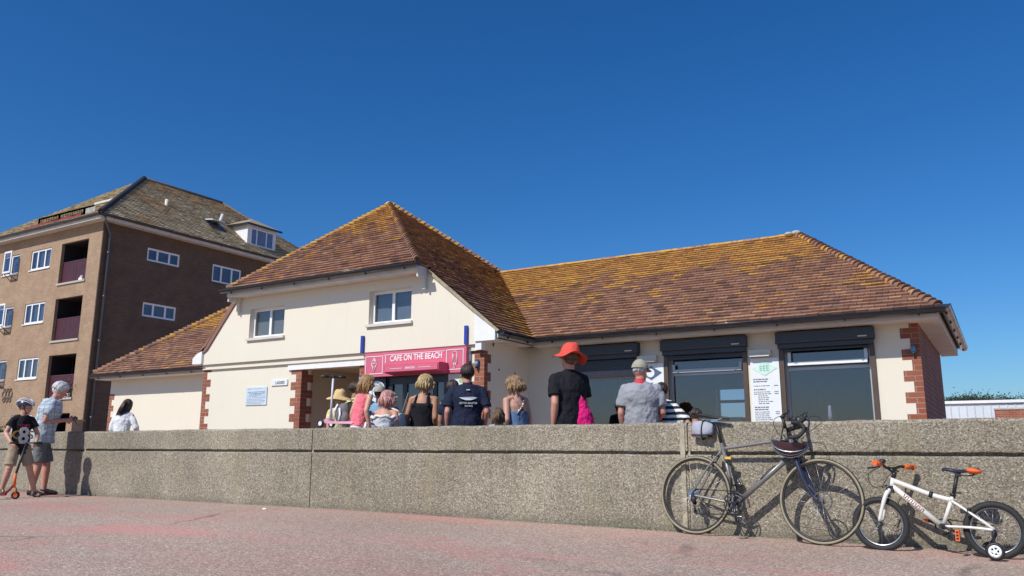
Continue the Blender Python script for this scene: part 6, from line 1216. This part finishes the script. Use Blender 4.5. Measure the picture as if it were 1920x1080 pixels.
g = MB(); B.tube([(.895, .76, .0), (.90, .73, .03), (.92, .69, .03)], .008, mb=g, seg=8); g.obox(B.p(.905, .735, 0), B.u * .018, B.n * .032, B.v * .014); g.obj('front_brake', 'black', B.root); g = MB(); g.obox(B.p(.155, .70, 0), B.u * .014, B.n * .032, B.v * .014); B.tube([(.16, .72, .02), (.12, .69, .028), (.125, .665, .028)], .007, mb=g, seg=8); g.obj('rear_brake', 'black', B.root)
# bottle cages and a small yellow clip lamp
g = MB(); 
for q in (-1, 1): B.tube([(.275, .62, q * .0), (.30, .60, q * .036), (.36, .45, q * .036), (.36, .42, 0)], .0035, mb=g, seg=6)
g.obj('bottle_cage', 'gutter', B.root); g = MB(); g.obox(B.p(.275, .672, .02), B.u * .026, B.n * .014, B.v * .011); g.obox(B.p(.262, .652, .02), B.u * .018, B.n * .014, B.v * .010, 1); g.obj('clip_lamp', ['yellow', 'black'], B.root)
B.tube([(.30, .51, .03), (.305, .45, .032), (.30, .42, .03)], .010, 'mini_pump', 'black', seg=8); B.tube([(.57, .50, .03), (.65, .58, .032), (.70, .62, .03)], .0035, 'down_tube_cage', 'black', seg=6)
# helmet hung upside down over the head tube
HM = Matrix.Translation(B.p(.83, .76, .055)) @ Matrix.Rotation(R(-10), 4, 'Z') @ Matrix.Rotation(R(12), 4, 'Y') @ Matrix.Rotation(R(180), 4, 'X') @ Matrix.Rotation(R(90), 4, 'Z') @ Matrix.Translation((0, .012, -1.70))
hm2 = helmet(lambda q: HM @ Vector(q), lambda q: Vector(q), 'cycle_helmet', 'dark plum vented cycle helmet hanging upside down from the road bicycle', 'helm_plum', 'alloy', sc=1.12)

K = Bike('childs_bicycle', 'small white childrens bicycle with orange grips and a stabiliser wheel', (-.145, 6.99, -.068), (-.999, .039, .008), (.011, .08, .997))
K.wheel(0, .205, .205, .024, 'rubber', 'alloy', .160, 16, .018, .009, knob=True); K.wheel(.765, .205, .205, .024, 'rubber', 'alloy', .160, 16, .016, .009, knob=True)
bb = (.336, .212); sc_ = (.262, .415); ht, hb_ = (.655, .555), (.678, .475)
K.tube([bb + (0,), (.255, .43, 0)], .015, 'seat_tube', 'white_gloss'); K.tube([(.262, .405, 0), (.40, .44, 0), (.652, .535, 0)], .0185, 'top_tube', 'white_gloss'); K.tube([bb + (0,), (.668, .495, 0)], .0205, 'down_tube', 'white_gloss', seg=14); K.tube([hb_ + (0,), ht + (0,)], .0215, 'head_tube', 'white_gloss')
for q in (-1, 1): K.tube([(bb[0], bb[1], q * .03), (.15, .215, q * .05), (.0, .205, q * .058)], .010, 'chain_stay', 'white_gloss'); K.tube([(.262, .40, q * .02), (.12, .30, q * .048), (0, .21, q * .058)], .009, 'seat_stay', 'white_gloss'); K.tube([(.682, .468, q * .02), (.705, .43, q * .050), (.735, .34, q * .058), (.765, .225, q * .058)], [.018, .016, .013, .011], 'fork_blade', 'white_gloss')
g = MB(); g.obox(K.p(.682, .463), K.u * .024, K.n * .038, K.v * .02); g.cyl(K.p(.67, .49), K.v, .024, .012, 16); g.obj('fork_crown', 'black', K.root)
rr = random.Random(6); g = MB(); a, b_ = Vector((.395, .262, 0)), Vector((.62, .46, 0))
for i in range(11):   # illegible dark red and black decal lettering along the down tube
    t = .28 + i * .055; c = a.lerp(b_, t); ce = K.p(c.x, c.y, .0195); dd = (K.p(*b_[:2]) - K.p(*a[:2])).normalized(); pp_ = K.n.cross(dd)
    g.obox(ce, dd * .0022, K.n * .0025, pp_ * .011, i % 3 == 0); g.obox(ce + dd * .0055 + pp_ * (.009 if i % 2 else -.009), dd * .0045, K.n * .0024, pp_ * .002, i % 3 == 0)
g.obj('frame_decal', ['red_light', 'black'], K.root)
g = MB(); g.cyl(K.p(.40, .44), (K.p(.652, .535) - K.p(.262, .405)), .024, .025, 16); g.obj('tube_clamp', 'black', K.root)
K.tube([(.253, .42, 0), (.212, .60, 0)], .0135, 'seat_post', 'black'); g = MB(); g.cyl(K.p(.253, .445), K.v, .019, .022, 14); g.obox(K.p(.215, .46, .015), K.u * .02, K.n * .006, K.v * .006); g.obj('seat_clamp', 'black', K.root)
g = MB(); vs = []
prof = ((.055, .628, .035), (.065, .640, .060), (.10, .643, .066), (.15, .632, .056), (.20, .628, .034), (.25, .636, .022), (.29, .642, .018), (.312, .636, .008))
for i, (x, z, w_) in enumerate(prof):
    for k in range(14): a = 2 * math.pi * k / 14; vs.append(K.p(x, z - .012 + max(-.012, math.sin(a) * .016), math.cos(a) * w_))
g.add(vs, [(i * 14 + k, i * 14 + (k + 1) % 14, (i + 1) * 14 + (k + 1) % 14, (i + 1) * 14 + k) for i in range(7) for k in range(14)], 0, True); g.poly(vs[:14]); g.poly(vs[-14:][::-1]); s_ = g.obj('saddle', 'fork_dark', K.root)
g = MB(); g.ell(K.p(.10, .622, .045), (.052, .030, .020), (0, .12, 0)); g.ell(K.p(.10, .622, -.045), (.052, .030, .020)); objs(g, 'saddle_side_panel', 'orange', s_); g = MB(); K.tube([(.08, .615, .02), (.12, .59, .02), (.20, .592, .02), (.26, .62, .01)], .0035, mb=g, seg=6); K.tube([(.08, .615, -.02), (.12, .59, -.02), (.20, .592, -.02), (.26, .62, -.01)], .0035, mb=g, seg=6); g.obox(K.p(.208, .595), K.u * .02, K.n * .018, K.v * .016); g.obj('saddle_rails', 'black', s_)
K.tube([ht + (0,), (.642, .605, 0)], .017, 'stem_post', 'black'); K.tube([(.645, .60, 0), (.675, .628, 0)], .018, 'stem', 'black')
cj = Vector((.672, .632)); turn = .42   # the handlebar is turned towards the viewer's left
g = MB(); hp = lambda q, x=0, z=0: (cj.x + x + math.sin(turn) * q, cj.y + z, math.cos(turn) * q)
K.tube([hp(-.24, -.03, .02), hp(-.12, -.01, .02), hp(-.05), hp(.05), hp(.12, -.01, .02), hp(.24, -.03, .02)], .0105, mb=g); o = g.obj('handlebar', 'black', K.root)
for q in (-1, 1):
    K.tube([hp(q * .15, -.02, .022), hp(q * .245, -.03, .022)], [.0165, .0175], 'grip', 'orange', o); g = MB(); g.cyl(K.p(*hp(q * .25, -.03, .022)), (K.p(*hp(q * .25)) - K.p(*hp(q * .2))), .022, .008, 14); g.obj('grip_end', 'orange', o)
    K.tube([hp(q * .10, .005, .015), hp(q * .13, .04, -.005), hp(q * .20, .05, -.015)], .006, 'brake_lever', 'black', o, seg=8); K.tube([hp(q * .11, .01, .0), hp(q * .13, .09, -.06), hp(q * .06, .10, -.15), (.70, .50, q * .01)], .003, 'brake_cable', 'black', o, seg=6)
g = MB(); g.ell(K.p(*hp(.08, .01, .045)), (.026, .026, .020)); g.obj('bell', 'gutter', o)
g = MB(); g.torus(K.p(bb[0], bb[1], -.05), K.n, .055, .006, 30, 6); g.cyl(K.p(*bb), K.n, .022, .09, 16); cr = g.obj('chain_case', 'black', K.root); K.tube([bb + (.055,), (.235, .175, .065)], .010, 'crank_arm', 'black', seg=10); K.tube([bb + (-.055,), (.437, .249, -.065)], .010, 'crank_arm', 'black', seg=10)
g = MB(); g.obox(K.p(.232, .155, .105), K.u * .014, K.n * .032, K.v * .040); g.obj('pedal', 'orange', K.root); g = MB(); g.obox(K.p(.44, .25, -.105), K.u * .035, K.n * .032, K.v * .012); g.obj('pedal', 'orange', K.root); g = MB()
for k in (-1, 0, 1): g.obox(K.p(.232, .155 + k * .022, .138), K.u * .008, K.n * .002, K.v * .006)
g.obj('pedal_reflector', 'black', K.root); K.tube([(.0, .235, -.05), (bb[0], bb[1] + .055, -.05)], .004, 'chain', 'black', seg=6)
K.tube([(.0, .205, .065), (.01, .16, .09), (.0, .10, .16), (0, .075, .19)], .010, 'stabiliser_arm', 'black', seg=8)
for q in (1,):
    g = MB(); g.torus(K.p(0, .062, .20), K.n, .048, .014, 32, 8); w_ = g.obj('stabiliser_wheel', 'black', K.root); g = MB(); g.torus(K.p(0, .062, .205), K.n, .034, .010, 28, 8, ell=(1, 1)); g.cyl(K.p(0, .062, .208), K.n, .013, .02, 14, 0)
    for i in range(5): a = 2 * math.pi * i / 5; d = K.u * math.cos(a) + K.v * math.sin(a); g.tube([K.p(0, .062, .21) + d * .008, K.p(0, .062, .21) + d * .036], .006, 6)
    g.obj('wheel_disc', 'upvc', w_)
g = MB(); g.torus(K.p(.05, .062, -.19), K.n, .048, .014, 32, 8); w_ = g.obj('stabiliser_wheel', 'black', K.root); K.tube([(.0, .205, -.065), (.01, .16, -.09), (.05, .10, -.16), (.05, .075, -.18)], .010, 'stabiliser_arm', 'black', seg=8)
g = MB(); g.obox(K.p(.70, .44, .0), K.u * .010, K.n * .05, K.v * .03); g.obj('front_brake', 'black', K.root); g = MB(); g.obox(K.p(.155, .325, .0), K.u * .010, K.n * .05, K.v * .03); g.obj('rear_brake', 'black', K.root)
